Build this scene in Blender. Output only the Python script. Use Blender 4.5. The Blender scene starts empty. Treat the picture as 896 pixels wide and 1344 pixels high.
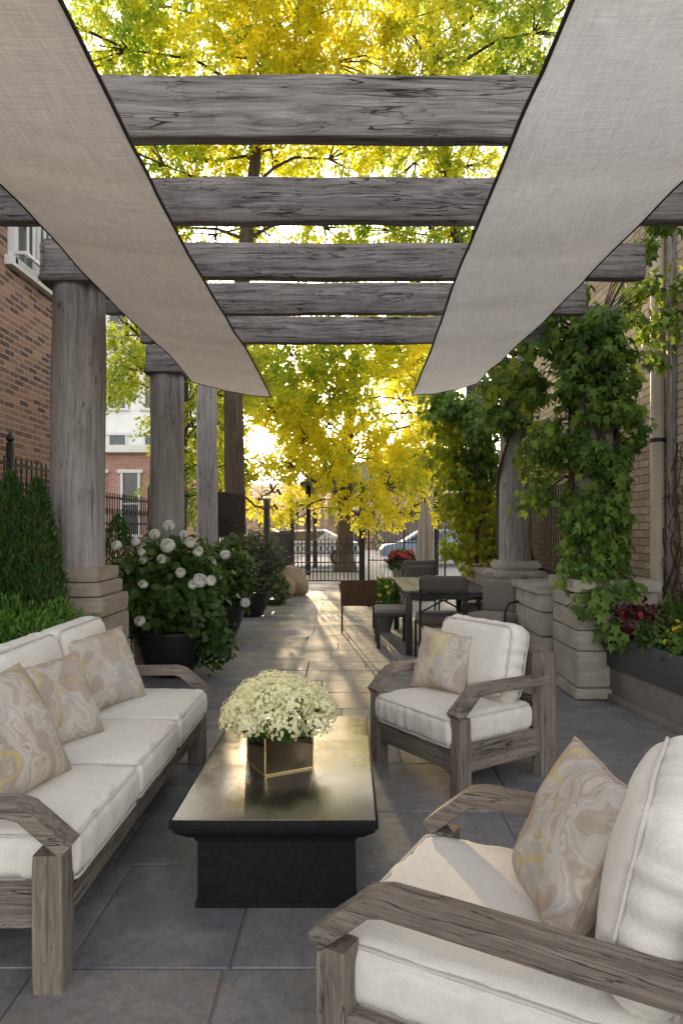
import bpy, bmesh, math, random
import numpy as np
from mathutils import Vector, Matrix, noise
random.seed(7)
rng = np.random.default_rng(7)
S = bpy.context.scene
C = S.collection
R = math.radians
PI = math.pi
CAMZ, FPX, CX, CY = 1.5, 900.0, 457.0, 692.0

def at(px, py, Y):
    return Vector(((px - CX) / FPX * Y, Y, CAMZ - (py - CY) / FPX * Y))

# ------------------------------------------------------------------ materials
class NT:
    def __init__(self, name):
        self.m = bpy.data.materials.new(name); self.m.use_nodes = True
        self.t = self.m.node_tree; self.n = self.t.nodes; self.l = self.t.links
        self.out = self.n['Material Output']; self.b = self.n['Principled BSDF']
    def new(self, typ, **kw):
        nd = self.n.new(typ)
        for k, v in kw.items():
            if k.startswith('i_'):
                nd.inputs[k[2:].replace('_', ' ')].default_value = v
            else:
                setattr(nd, k, v)
        return nd
    def link(self, a, b): self.l.new(a, b)
    def coords(self, scale=(1, 1, 1), rnd=True, src='Object', rot=(0, 0, 0)):
        tc = self.new('ShaderNodeTexCoord')
        o = tc.outputs[src]
        if rnd:
            oi = self.new('ShaderNodeObjectInfo')
            m = self.new('ShaderNodeMath', operation='MULTIPLY'); m.inputs[1].default_value = 37.0
            self.link(oi.outputs['Random'], m.inputs[0])
            a = self.new('ShaderNodeVectorMath', operation='ADD')
            self.link(o, a.inputs[0]); self.link(m.outputs[0], a.inputs[1]); o = a.outputs[0]
        mp = self.new('ShaderNodeMapping'); mp.inputs['Scale'].default_value = scale
        mp.inputs['Rotation'].default_value = rot
        self.link(o, mp.inputs[0])
        return mp.outputs[0]
    def noise(self, vec, scale, detail=6, rough=.55, dist=0.0):
        nd = self.new('ShaderNodeTexNoise')
        nd.inputs['Scale'].default_value = scale; nd.inputs['Detail'].default_value = detail
        nd.inputs['Roughness'].default_value = rough; nd.inputs['Distortion'].default_value = dist
        self.link(vec, nd.inputs['Vector'])
        return nd.outputs[0]
    def ramp(self, fac, stops, interp='LINEAR'):
        nd = self.new('ShaderNodeValToRGB'); cr = nd.color_ramp; cr.interpolation = interp
        while len(cr.elements) < len(stops): cr.elements.new(.5)
        for e, (p, c) in zip(cr.elements, stops):
            e.position = p; e.color = (c, c, c, 1) if isinstance(c, (int, float)) else (*c, 1)
        self.link(fac, nd.inputs[0])
        return nd.outputs[0]
    def mix(self, fac, a, b, mode='MIX'):
        nd = self.new('ShaderNodeMix', data_type='RGBA', blend_type=mode)
        for s, v in ((nd.inputs[0], fac), (nd.inputs[6], a), (nd.inputs[7], b)):
            if hasattr(v, 'is_linked'): self.link(v, s)
            elif isinstance(v, (int, float)): s.default_value = v
            else: s.default_value = (*v, 1)
        return nd.outputs[2]
    def math(self, op, a, b=None):
        nd = self.new('ShaderNodeMath', operation=op)
        for i, v in enumerate((a, b)):
            if v is None: continue
            if isinstance(v, (int, float)): nd.inputs[i].default_value = v
            else: self.link(v, nd.inputs[i])
        return nd.outputs[0]
    def bump(self, h, strength=.4, dist=.01, normal=None):
        nd = self.new('ShaderNodeBump'); nd.inputs['Strength'].default_value = strength
        nd.inputs['Distance'].default_value = dist
        self.link(h, nd.inputs['Height'])
        if normal is not None: self.link(normal, nd.inputs['Normal'])
        return nd.outputs[0]
    def base(self, col, rough=.6, normal=None, metal=0.0, spec=.5):
        for s, v in ((self.b.inputs['Base Color'], col), (self.b.inputs['Roughness'], rough), (self.b.inputs['Metallic'], metal), (self.b.inputs['Specular IOR Level'], spec)):
            if hasattr(v, 'is_linked'): self.link(v, s)
            elif isinstance(v, (int, float)): s.default_value = v
            else: s.default_value = (*v, 1)
        if normal is not None: self.link(normal, self.b.inputs['Normal'])
        return self.m

def wood(name, light, mid, dark, axis, k=1.0, cracks=.5, bump=.5, warp=.05):
    t = NT(name)
    raw = t.coords((1, 1, 1))
    lo = [1.0, 1.0, 1.0]; lo[axis] = .55
    mp0 = t.new('ShaderNodeMapping'); mp0.inputs['Scale'].default_value = lo; t.link(raw, mp0.inputs[0])
    wn = t.new('ShaderNodeTexNoise'); wn.inputs['Scale'].default_value = 3.0 * k; wn.inputs['Detail'].default_value = 2
    t.link(mp0.outputs[0], wn.inputs['Vector'])
    sub = t.new('ShaderNodeVectorMath', operation='SUBTRACT'); t.link(wn.outputs['Color'], sub.inputs[0]); sub.inputs[1].default_value = (.5, .5, .5)
    scl = t.new('ShaderNodeVectorMath', operation='SCALE'); scl.inputs['Scale'].default_value = warp / k; t.link(sub.outputs[0], scl.inputs[0])
    add = t.new('ShaderNodeVectorMath', operation='ADD'); t.link(raw, add.inputs[0]); t.link(scl.outputs[0], add.inputs[1])
    kl = [1.0, 1.0, 1.0]; kl[axis] = .30
    mpk = t.new('ShaderNodeMapping'); mpk.inputs['Scale'].default_value = kl; t.link(raw, mpk.inputs[0])
    kv = t.new('ShaderNodeTexVoronoi'); kv.inputs['Scale'].default_value = 2.3 * k; t.link(mpk.outputs[0], kv.inputs['Vector'])
    kn = t.ramp(kv.outputs['Distance'], [(0, 1), (.10, .45), (.26, 0)], 'EASE')
    kc = t.ramp(kv.outputs['Distance'], [(0, 1), (.035, .9), (.065, 0)])
    ks = t.new('ShaderNodeVectorMath', operation='SCALE'); ks.inputs[0].default_value = (.075 / k, .075 / k, .075 / k); t.link(kn, ks.inputs['Scale'])
    ad2 = t.new('ShaderNodeVectorMath', operation='ADD'); t.link(add.outputs[0], ad2.inputs[0]); t.link(ks.outputs[0], ad2.inputs[1]); add = ad2
    def strand(f):
        sc = [1.0, 1.0, 1.0]; sc[axis] = f
        mp = t.new('ShaderNodeMapping'); mp.inputs['Scale'].default_value = sc; t.link(add.outputs[0], mp.inputs[0])
        return mp.outputs[0]
    v = strand(.045); v2 = strand(.02)
    g1 = t.noise(v, 26 * k, 7, .62, .25)
    g2 = t.noise(v2, 120 * k, 4, .65)
    blot = t.noise(raw, 2.0 * k, 5, .62)
    # short drying checks: thin dark slits where a stretched noise crosses zero, kept to patches
    cr = t.ramp(t.noise(strand(.06), 17 * k, 2.5, .5, .2), [(.0, 0), (.484, 0), (.497, 1), (.503, 1), (.516, 0)])
    cr2 = t.ramp(t.noise(strand(.10), 34 * k, 2, .5, .3), [(.0, 0), (.484, 0), (.5, .8), (.516, 0)])
    pm_ = t.ramp(t.noise(strand(.35), 5.0 * k, 3, .6), [(.47, 0), (.60, 1)])
    pm2 = t.ramp(t.noise(strand(.4), 7.0 * k, 3, .6), [(.50, 0), (.62, 1)])
    crm = t.math('MAXIMUM', t.math('MULTIPLY', cr, pm_), t.math('MULTIPLY', cr2, pm2))
    col = t.ramp(g1, [(.31, dark), (.44, mid), (.64, light)])
    col = t.mix(t.math('MULTIPLY', t.ramp(g2, [(.35, 0), (.65, 1)]), .55), col, t.mix(.6, col, dark))
    col = t.mix(t.ramp(blot, [(.35, .0), (.75, .5)]), col, tuple((m_ + l_) / 2 for m_, l_ in zip(mid, light)))
    col = t.mix(t.ramp(t.noise(raw, 3.3 * k, 4, .6), [(.55, 0), (.75, .4)]), col, dark)
    col = t.mix(t.math('MULTIPLY', crm, cracks), col, tuple(c * .15 for c in dark))
    col = t.mix(t.math('MULTIPLY', kc, .8), col, tuple(c * .5 for c in dark))
    h = t.math('SUBTRACT', t.math('ADD', g1, t.math('MULTIPLY', g2, .45)), t.math('MULTIPLY', t.math('ADD', crm, kc), 1.1 * cracks))
    return t.base(col, .8, t.bump(h, bump, .012), spec=.22)

def fabric(name, col, stripe=.06, weave=1.0, trans=0.0, vari=.12, axis=0):
    t = NT(name)
    v = t.coords((1, 1, 1))
    w1 = t.coords((1, .06, .06) if axis == 0 else (.06, 1, .06)); w2 = t.coords((.06, 1, 1) if axis == 0 else (1, .06, .06))
    n1 = t.noise(w1, 260 * weave, 3, .6); n2 = t.noise(w2, 260 * weave, 3, .6)
    th = t.math('ADD', t.math('MULTIPLY', n1, .5), t.math('MULTIPLY', n2, .5))
    big = t.noise(v, 5, 4)
    c = t.mix(t.ramp(th, [(.38, 0), (.62, 1)]), tuple(x * (1 - stripe * 2.4) for x in col), tuple(min(1, x * (1 + stripe)) for x in col))
    c = t.mix(t.math('MULTIPLY', t.ramp(big, [(.35, 0), (.7, 1)]), vari), c, tuple(x * .72 for x in col))
    bm = t.bump(th, .25, .004)
    wr = t.noise(v, 14, 3, .5, .5)
    bm = t.bump(wr, .18, .02, bm)
    m = t.base(c, .9, bm, spec=.15)
    t.b.inputs['Sheen Weight'].default_value = .15
    if trans > 0:
        tr = t.new('ShaderNodeBsdfTranslucent'); t.link(c, tr.inputs[0]); t.link(bm, tr.inputs['Normal'])
        mx = t.new('ShaderNodeMixShader'); mx.inputs[0].default_value = trans
        t.link(t.b.outputs[0], mx.inputs[1]); t.link(tr.outputs[0], mx.inputs[2]); t.link(mx.outputs[0], t.out.inputs[0])
    return m

def leafmat(name, dark, light, trans=.5, tcol=None, rough=.45, spec=.35, lo=0.0, hi=1.0, tdark=None):
    t = NT(name)
    a = t.new('ShaderNodeAttribute'); a.attribute_name = 'tint'
    c = t.ramp(a.outputs['Fac'], [(lo, dark), (hi, light)])
    t.base(c, rough, spec=spec)
    tr = t.new('ShaderNodeBsdfTranslucent')
    t.link(t.ramp(a.outputs['Fac'], [(lo, tdark or tuple(min(1, x * 1.5) for x in dark)), (hi, tcol or tuple(min(1, x * 1.6) for x in light))]), tr.inputs[0])
    mx = t.new('ShaderNodeMixShader'); mx.inputs[0].default_value = trans
    t.link(t.b.outputs[0], mx.inputs[1]); t.link(tr.outputs[0], mx.inputs[2]); t.link(mx.outputs[0], t.out.inputs[0])
    return t.m

def stone(name, a, b, c, scale=3.0, bump=.6, rough=.85):
    t = NT(name)
    v = t.coords((1, 1, 1))
    lay = t.coords((.5, .5, 5))
    n = t.noise(v, scale, 8, .65); f = t.noise(v, scale * 14, 5, .7); st = t.noise(lay, scale * 2.2, 6, .6, .4)
    col = t.ramp(n, [(.3, a), (.52, b), (.72, c)])
    col = t.mix(t.math('MULTIPLY', t.ramp(st, [(.4, 0), (.7, 1)]), .45), col, tuple(x * .7 for x in a))
    col = t.mix(t.math('MULTIPLY', f, .3), col, tuple(x * .55 for x in a))
    h = t.math('ADD', t.math('MULTIPLY', st, .8), t.math('MULTIPLY', f, .5))
    return t.base(col, rough, t.bump(h, bump, .012), spec=.3)

def plain(name, col, rough=.5, metal=0.0, vari=.25, scale=8, bump=.1, spec=.5):
    t = NT(name)
    v = t.coords((1, 1, 1))
    n = t.noise(v, scale, 6, .6)
    c = t.mix(t.ramp(n, [(.3, 0), (.75, 1)]), col, tuple(x * (1 - vari) for x in col))
    r = t.ramp(n, [(.3, max(0, rough - .08)), (.7, min(1, rough + .1))])
    return t.base(c, r, t.bump(t.noise(v, scale * 6, 4), bump, .004), metal, spec)

def bricks(name, c1, c2, c3, mortar, bw=.21, rh=.075, ms=.011, axis='x'):
    t = NT(name)
    tc = t.new('ShaderNodeTexCoord')
    sp = t.new('ShaderNodeSeparateXYZ'); t.link(tc.outputs['Object'], sp.inputs[0])
    cb = t.new('ShaderNodeCombineXYZ')
    t.link(sp.outputs['Y' if axis == 'x' else 'X'], cb.inputs[0]); t.link(sp.outputs['Z'], cb.inputs[1])
    bk = t.new('ShaderNodeTexBrick')
    bk.inputs['Scale'].default_value = 1; bk.inputs['Brick Width'].default_value = bw; bk.inputs['Row Height'].default_value = rh
    bk.inputs['Mortar Size'].default_value = ms; bk.inputs['Mortar Smooth'].default_value = .25; bk.inputs['Bias'].default_value = -.1
    bk.inputs['Color1'].default_value = (0, 0, 0, 1); bk.inputs['Color2'].default_value = (1, 1, 1, 1); bk.inputs['Mortar'].default_value = (.5, .5, .5, 1)
    wob = t.noise(tc.outputs['Object'], 6, 3)
    wv = t.new('ShaderNodeVectorMath', operation='ADD'); ws = t.new('ShaderNodeMath', operation='MULTIPLY'); ws.inputs[1].default_value = .012
    t.link(wob, ws.inputs[0]); t.link(cb.outputs[0], wv.inputs[0]); t.link(ws.outputs[0], wv.inputs[1])
    t.link(wv.outputs[0], bk.inputs['Vector'])
    bc = t.ramp(bk.outputs['Color'], [(.0, c1), (.45, c2), (1, c3)])
    gr = t.noise(tc.outputs['Object'], 40, 6, .7); big = t.noise(tc.outputs['Object'], 1.2, 5, .6)
    bc = t.mix(t.math('MULTIPLY', gr, .5), bc, tuple(x * .45 for x in c1))
    bc = t.mix(t.math('MULTIPLY', t.ramp(big, [(.4, 0), (.75, 1)]), .45), bc, tuple(x * .6 for x in c2))
    col = t.mix(bk.outputs['Fac'], bc, mortar)
    h = t.math('ADD', t.math('MULTIPLY', t.math('SUBTRACT', 1.0, bk.outputs['Fac']), 1.0), t.math('MULTIPLY', gr, .35))
    return t.base(col, .9, t.bump(h, .8, .008), spec=.2)

GL, GM, GD = (.39, .355, .335), (.20, .178, .165), (.042, .036, .033)
M = {}
for ax, nm in enumerate('xyz'):
    M['beam_' + nm] = wood('weathered timber ' + nm, GL, GM, GD, ax, 1.35, .9, .9, .065)
    M['teak_' + nm] = wood('greyed teak ' + nm, (.31, .26, .215), (.19, .155, .126), (.06, .047, .037), ax, 1.7, .85, .7)
M['column'] = wood('pale weathered log', (.42, .39, .37), (.285, .26, .245), (.12, .105, .095), 2, 1.25, .75, .6, .05)
M['linen'] = fabric('off white linen', (.72, .675, .61), .05, 1.0)
M['linen_dark'] = fabric('taupe linen', (.36, .31, .27), .1, 1.0)
M['piping'] = fabric('linen piping', (.60, .55, .49), .05, 1.0)
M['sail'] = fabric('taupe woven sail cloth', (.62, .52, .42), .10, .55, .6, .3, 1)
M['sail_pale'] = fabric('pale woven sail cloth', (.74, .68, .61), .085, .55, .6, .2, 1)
M['sail_hem'] = plain('sail hem', (.055, .047, .042), .85)
M['black'] = plain('black pot glaze', (.018, .017, .017), .45, 0, .3, 6, .1, .4)
M['iron'] = plain('wrought iron', (.022, .018, .016), .55, 0, .4, 20, .25, .4)
M['rust'] = plain('brown iron', (.045, .028, .02), .6, 0, .4, 20, .25, .4)
M['stone'] = stone('limestone block', (.30, .265, .22), (.44, .40, .345), (.56, .52, .46))
M['stone_warm'] = stone('buff sandstone', (.27, .215, .165), (.38, .315, .25), (.47, .41, .34))
M['mortar'] = plain('mortar', (.17, .15, .125), .95, 0, .3, 20, .3)
M['rock'] = stone('tan boulder', (.22, .14, .085), (.36, .25, .16), (.46, .35, .25), 4)
M['rock_grey'] = stone('grey boulder', (.18, .17, .16), (.30, .29, .27), (.42, .41, .39), 4)
M['red_brick'] = bricks('red brick', (.12, .07, .055), (.36, .175, .10), (.56, .33, .20), (.33, .28, .24), .20, .064, ms=.010)
M['buff_brick'] = bricks('buff brick', (.44, .34, .23), (.55, .44, .31), (.64, .54, .40), (.20, .16, .12), .24, .082, .008)
M['far_brick'] = bricks('far red brick', (.50, .22, .17), (.58, .29, .23), (.64, .36, .29), (.5, .4, .35), axis='y')
M['soil'] = plain('soil', (.035, .024, .017), .95, 0, .5, 12, 1.0)
M['white_paint'] = plain('white paint', (.75, .74, .72), .5, 0, .12)
M['cream'] = plain('pale render', (.90, .88, .84), .8, 0, .15, 2)
M['glass'] = plain('window glass', (.05, .06, .07), .08, 0, .1)
M['pipe'] = plain('buff downpipe', (.56, .47, .37), .5, 0, .2, 5)
M['dark_wood'] = wood('black stained wood', (.016, .015, .0155), (.011, .010, .0105), (.005, .005, .005), 1, 2.0, .2, .2)
M['chair_metal'] = plain('bronze metal', (.028, .024, .022), .45, .3, .3, 15)
M['chair_pad'] = fabric('brown grey pad', (.105, .085, .075), .1, 1.0)
M['pad_light'] = fabric('stone grey pad', (.20, .172, .15), .1, 1.0)
M['wicker'] = bricks('woven brown wicker', (.16, .085, .05), (.22, .12, .07), (.28, .16, .10), (.05, .028, .017), .03, .014, .003, 'y')
M['planter_dark'] = plain('charcoal planter', (.062, .060, .066), .7, 0, .3, 60, .4)
M['planter_grey'] = plain('grey planter base', (.20, .18, .155), .75, 0, .25, 4, .3)
M['bark'] = wood('bark', (.12, .085, .06), (.07, .05, .035), (.022, .015, .011), 2, .6, .9, 1.0)
M['stem'] = plain('vine stem', (.10, .055, .035), .85, 0, .4, 20, .5)
M['green_stem'] = plain('green stem', (.06, .09, .025), .7)
M['concrete'] = plain('pale concrete', (.36, .345, .325), .8, 0, .2, 3, .2)
M['asphalt'] = plain('asphalt', (.20, .195, .19), .65, 0, .25, 3, .3)
M['ground'] = plain('dry earth', (.16, .13, .095), .95, 0, .4, 1.5, .4)
M['zinc'] = plain('zinc roof', (.12, .115, .105), .5, .3, .3, 3)
M['canvas'] = fabric('furled canvas', (.42, .36, .29), .08)
M['shop'] = plain('navy shopfront', (.05, .055, .085), .6, 0, .3, 3)
M['car_white'] = plain('white car paint', (.70, .71, .73), .25, 0, .05)
M['car_blue'] = plain('pale blue car paint', (.22, .33, .46), .25, 0, .05)
M['car_red'] = plain('dark red car paint', (.25, .04, .035), .25, 0, .05)
M['tyre'] = plain('tyre rubber', (.02, .02, .02), .8)
M['petal'] = leafmat('white rose petal', (.82, .80, .70), (.88, .87, .82), .35)
M['cream_petal'] = leafmat('cream hydrangea petal', (.66, .65, .27), (.93, .89, .60), .4)
M['yellow_petal'] = leafmat('yellow petal', (.75, .48, .02), (.85, .68, .06), .3)
M['red_petal'] = leafmat('red petal', (.42, .02, .02), (.60, .06, .04), .3)
M['purple_petal'] = leafmat('purple petal', (.25, .04, .30), (.42, .10, .42), .3)
M['burgundy'] = leafmat('burgundy leaf', (.05, .012, .015), (.15, .03, .03), .35)
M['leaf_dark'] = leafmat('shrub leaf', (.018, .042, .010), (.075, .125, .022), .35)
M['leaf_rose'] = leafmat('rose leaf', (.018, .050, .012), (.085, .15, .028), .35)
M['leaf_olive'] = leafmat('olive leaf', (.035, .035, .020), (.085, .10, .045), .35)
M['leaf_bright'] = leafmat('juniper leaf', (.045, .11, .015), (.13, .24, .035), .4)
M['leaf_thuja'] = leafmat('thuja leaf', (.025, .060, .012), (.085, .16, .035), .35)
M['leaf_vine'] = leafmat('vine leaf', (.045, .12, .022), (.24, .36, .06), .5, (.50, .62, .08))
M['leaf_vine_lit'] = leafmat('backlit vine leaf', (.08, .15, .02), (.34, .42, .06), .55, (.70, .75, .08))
M['leaf_vine_gold'] = leafmat('golden vine leaf', (.18, .26, .02), (.52, .46, .03), .55, (.98, .86, .05))
M['leaf_gold'] = leafmat('golden tree leaf', (.10, .18, .02), (.67, .56, .03), .74, (1.0, .88, .06), .5, .2, .25, .92, (.38, .54, .06))
M['leaf_lime'] = leafmat('lime tree leaf', (.06, .14, .028), (.46, .47, .05), .68, (.92, .86, .09), .5, .2, .18, .9, (.32, .46, .06))

def slate():
    t = NT('slate paving')
    tc = t.new('ShaderNodeTexCoord'); v = tc.outputs['Object']
    at_ = t.new('ShaderNodeAttribute'); at_.attribute_name = 'tint'
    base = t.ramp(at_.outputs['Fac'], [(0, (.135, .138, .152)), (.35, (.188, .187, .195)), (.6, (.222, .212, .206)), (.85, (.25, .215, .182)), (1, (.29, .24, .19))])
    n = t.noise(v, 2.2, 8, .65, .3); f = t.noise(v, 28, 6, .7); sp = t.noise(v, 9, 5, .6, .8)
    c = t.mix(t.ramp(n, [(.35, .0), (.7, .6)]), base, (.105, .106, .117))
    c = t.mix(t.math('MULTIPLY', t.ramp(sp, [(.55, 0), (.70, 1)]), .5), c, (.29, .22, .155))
    c = t.mix(t.math('MULTIPLY', t.ramp(f, [(.35, 1), (.55, 0)]), .35), c, (.05, .05, .055))
    sp2 = t.noise(v, 4.5, 6, .65)
    c = t.mix(t.ramp(sp2, [(.50, 0), (.72, .5)]), c, (.33, .315, .305))
    sp3 = t.noise(v, 1.3, 7, .7, .6)
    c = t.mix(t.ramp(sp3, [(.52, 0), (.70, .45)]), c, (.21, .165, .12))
    sp4 = t.noise(v, 60, 3, .6)
    c = t.mix(t.ramp(sp4, [(.62, 0), (.70, .6)]), c, (.055, .05, .048))
    h = t.math('ADD', t.math('MULTIPLY', sp, 1.0), t.math('MULTIPLY', f, .35))
    r = t.ramp(n, [(.3, .42), (.7, .68)])
    return t.base(c, r, t.bump(h, .5, .012), spec=.45)
M['slate'] = slate()
def pillow_mat(name, seed, shift):
    t = NT(name)
    tc = t.new('ShaderNodeTexCoord')
    mp = t.new('ShaderNodeMapping'); mp.inputs['Location'].default_value = (seed, seed * .7, seed * .3)
    t.link(tc.outputs['Object'], mp.inputs[0]); v = mp.outputs[0]
    wn = t.new('ShaderNodeTexNoise'); wn.inputs['Scale'].default_value = 5.0; wn.inputs['Detail'].default_value = 3; t.link(v, wn.inputs['Vector'])
    sc = t.new('ShaderNodeVectorMath', operation='SCALE'); sc.inputs['Scale'].default_value = .24; t.link(wn.outputs['Color'], sc.inputs[0])
    ad = t.new('ShaderNodeVectorMath', operation='ADD'); t.link(v, ad.inputs[0]); t.link(sc.outputs[0], ad.inputs[1])
    vo = t.new('ShaderNodeTexVoronoi', feature='SMOOTH_F1'); vo.inputs['Scale'].default_value = 10.0; t.link(ad.outputs[0], vo.inputs['Vector'])
    w = t.new('ShaderNodeTexWave', wave_type='BANDS', bands_direction='X'); w.inputs['Scale'].default_value = 1.5; w.inputs['Distortion'].default_value = 6.0
    w.inputs['Detail'].default_value = 2; w.inputs['Detail Scale'].default_value = 1.2; t.link(ad.outputs[0], w.inputs['Vector'])
    f = t.math('ADD', t.math('MULTIPLY', vo.outputs[0], 1.1), t.math('MULTIPLY', w.outputs['Fac'], .45))
    c = t.ramp(f, [(.06, (.34, .26, .20)), (.20, (.46, .38, .31)), (.32, (.56, .50, .43)), (.42, (.40, .325, .26)), (.52, (.58, .53, .47)), (.62, (.43, .405, .375)), (.74, (.53, .475, .41)), (.92, (.40, .325, .265))])
    yl = t.ramp(t.noise(ad.outputs[0], 2.6, 1), [(.53 + shift, 0), (.548 + shift, .85), (.566 + shift, 0)])
    c = t.mix(yl, c, (.56, .43, .14))
    ed = t.ramp(t.math('FRACT', t.math('MULTIPLY', f, 3.0)), [(.44, 0), (.5, .55), (.56, 0)])
    c = t.mix(ed, c, (.30, .23, .18))
    fine = t.noise(v, 320, 3)
    c = t.mix(t.math('MULTIPLY', fine, .25), c, (.35, .29, .23))
    wr = t.noise(v, 13, 3, .5, .8)
    bm = t.bump(wr, .3, .02, t.bump(fine, .2, .003))
    return t.base(c, .88, bm, spec=.15)

def table_mat():
    t = NT('waxed black table top')
    v = t.coords((3, .35, 3)); w = t.coords((1, 1, 1))
    n = t.noise(v, 6, 6, .6, .4); s = t.noise(w, 5, 5, .6); fi = t.noise(v, 60, 4)
    c = t.ramp(n, [(.3, (.012, .011, .011)), (.7, (.030, .024, .020))])
    r = t.ramp(s, [(.3, .17), (.55, .23), (.75, .30)])
    t.b.inputs['IOR'].default_value = 1.7; t.b.inputs['Coat Weight'].default_value = 1.0; t.link(t.ramp(s, [(.3, .2), (.7, .36)]), t.b.inputs['Coat Roughness'])
    return t.base(c, r, t.bump(t.math('ADD', fi, t.math('MULTIPLY', s, .8)), .08, .004), spec=1.0)
M['table_top'] = table_mat()
M['vase'] = plain('bronze mirrored glass', (.15, .115, .07), .07, .92, .6, 5, .03)
M['vase_edge'] = plain('gold edge', (.85, .62, .28), .2, 1.0, .1)

# ------------------------------------------------------------------ geometry
def rot_to(v, m): return [m @ p for p in v]
class MB:
    def __init__(self): self.v = []; self.f = []
    def add(self, vs, fs, mat=None):
        o = len(self.v)
        self.v += [(mat @ Vector(p)) if mat is not None else Vector(p) for p in vs]
        self.f += [tuple(i + o for i in f) for f in fs]
        return self
    def box(self, c, s, bev=0.0, mat=None, seg=2, rot=None):
        c = Vector(c)
        T = Matrix.Translation(c)
        if rot is not None: T = T @ rot
        if mat is not None: T = mat @ T
        if bev <= 0:
            h = [x / 2 for x in s]
            vs = [(x * h[0], y * h[1], z * h[2]) for x in (-1, 1) for y in (-1, 1) for z in (-1, 1)]
            fs = [(0, 1, 3, 2), (4, 6, 7, 5), (0, 4, 5, 1), (2, 3, 7, 6), (0, 2, 6, 4), (1, 5, 7, 3)]
            return self.add(vs, fs, T)
        bm = bmesh.new(); bmesh.ops.create_cube(bm, size=1)
        bmesh.ops.scale(bm, vec=s, verts=bm.verts)
        bmesh.ops.bevel(bm, geom=bm.edges[:], offset=min(bev, min(s) * .45), segments=seg, affect='EDGES', profile=.6)
        bm.verts.index_update()
        self.add([v.co.copy() for v in bm.verts], [[v.index for v in f.verts] for f in bm.faces], T); bm.free()
        return self
    def loft(self, rings, closed=True, cap=True, loop=False):
        n = len(rings[0]); o = len(self.v)
        for r in rings: self.v += [Vector(p) for p in r]
        k = len(rings)
        for i in range(k if loop else k - 1):
            a, b = o + i * n, o + ((i + 1) % k) * n
            for j in range(n if closed else n - 1):
                j2 = (j + 1) % n
                self.f.append((a + j, a + j2, b + j2, b + j))
        if cap and closed and not loop:
            self.f.append(tuple(o + j for j in range(n))[::-1]); self.f.append(tuple(o + (k - 1) * n + j for j in range(n)))
        return self
    def tube(self, pts, r, n=8, loop=False, cap=True):
        pts = [Vector(p) for p in pts]; k = len(pts)
        rs = r if isinstance(r, (list, tuple)) else [r] * k
        rings = []; prev = None
        for i, p in enumerate(pts):
            if loop: t = pts[(i + 1) % k] - pts[i - 1]
            else: t = pts[min(i + 1, k - 1)] - pts[max(i - 1, 0)]
            if t.length < 1e-9: t = Vector((0, 0, 1))
            t.normalize()
            if prev is None:
                u = t.cross(Vector((0, 0, 1)))
                if u.length < .1: u = t.cross(Vector((1, 0, 0)))
            else: u = prev - t * prev.dot(t)
            u.normalize(); prev = u; w = t.cross(u)
            rings.append([p + (u * math.cos(a) + w * math.sin(a)) * rs[i] for a in [2 * PI * j / n for j in range(n)]])
        return self.loft(rings, True, cap, loop)
    def lathe(self, prof, c=(0, 0, 0), n=28, cap=True):
        c = Vector(c)
        return self.loft([[c + Vector((r * math.cos(2 * PI * j / n), r * math.sin(2 * PI * j / n), z)) for j in range(n)] for r, z in prof], True, cap)
    def build(self, name, mat, parent=None, smooth=True, ang=38, tint=None):
        me = bpy.data.meshes.new(name)
        me.from_pydata([tuple(p) for p in self.v], [], self.f); me.validate(); me.update()
        bm = bmesh.new(); bm.from_mesh(me); bmesh.ops.recalc_face_normals(bm, faces=bm.faces[:]); bm.to_mesh(me); bm.free()
        if smooth:
            me.polygons.foreach_set('use_smooth', [True] * len(me.polygons)); me.set_sharp_from_angle(angle=R(ang))
        me.materials.append(M[mat] if isinstance(mat, str) else mat)
        o = bpy.data.objects.new(name, me); C.objects.link(o)
        if parent is not None: o.parent = parent
        if tint is not None:
            at_ = me.attributes.new('tint', 'FLOAT', 'POINT'); at_.data.foreach_set('value', tint)
        return o

def tag(o, label, cat, group=None):
    o['label'] = label; o['category'] = cat
    if group: o['group'] = group
    return o
def thing(name, label, cat, loc=(0, 0, 0), rz=0.0, group=None):
    o = bpy.data.objects.new(name, None); C.objects.link(o); o.empty_display_size = .1
    o.location = loc; o.rotation_euler = (0, 0, rz)
    return tag(o, label, cat, group)
def copy_tree(o, parent=None):
    c = o.copy(); C.objects.link(c)
    if parent is not None: c.parent = parent
    for ch in list(o.children): copy_tree(ch, c)
    return c
def struct(o): o['kind'] = 'structure'; return o
def sn(p, s, seed=0.0): return noise.noise(Vector((p[0] * s + seed, p[1] * s + seed * 1.7, p[2] * s - seed)))

def rrect(w, h, r, ns=5, nc=3):
    pts = []
    cor = [(w / 2 - r, h / 2 - r, 0), (-w / 2 + r, h / 2 - r, 90), (-w / 2 + r, -h / 2 + r, 180), (w / 2 - r, -h / 2 + r, 270)]
    for i, (cx, cy, a0) in enumerate(cor):
        for j in range(nc + 1):
            a = R(a0 + 90 * j / nc); pts.append((cx + r * math.cos(a), cy + r * math.sin(a)))
        nx = cor[(i + 1) % 4]; a = R(nx[2])
        q0 = pts[-1]; q1 = (nx[0] + r * math.cos(a), nx[1] + r * math.sin(a))
        for j in range(1, ns): pts.append((q0[0] + (q1[0] - q0[0]) * j / ns, q0[1] + (q1[1] - q0[1]) * j / ns))
    return pts

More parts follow.
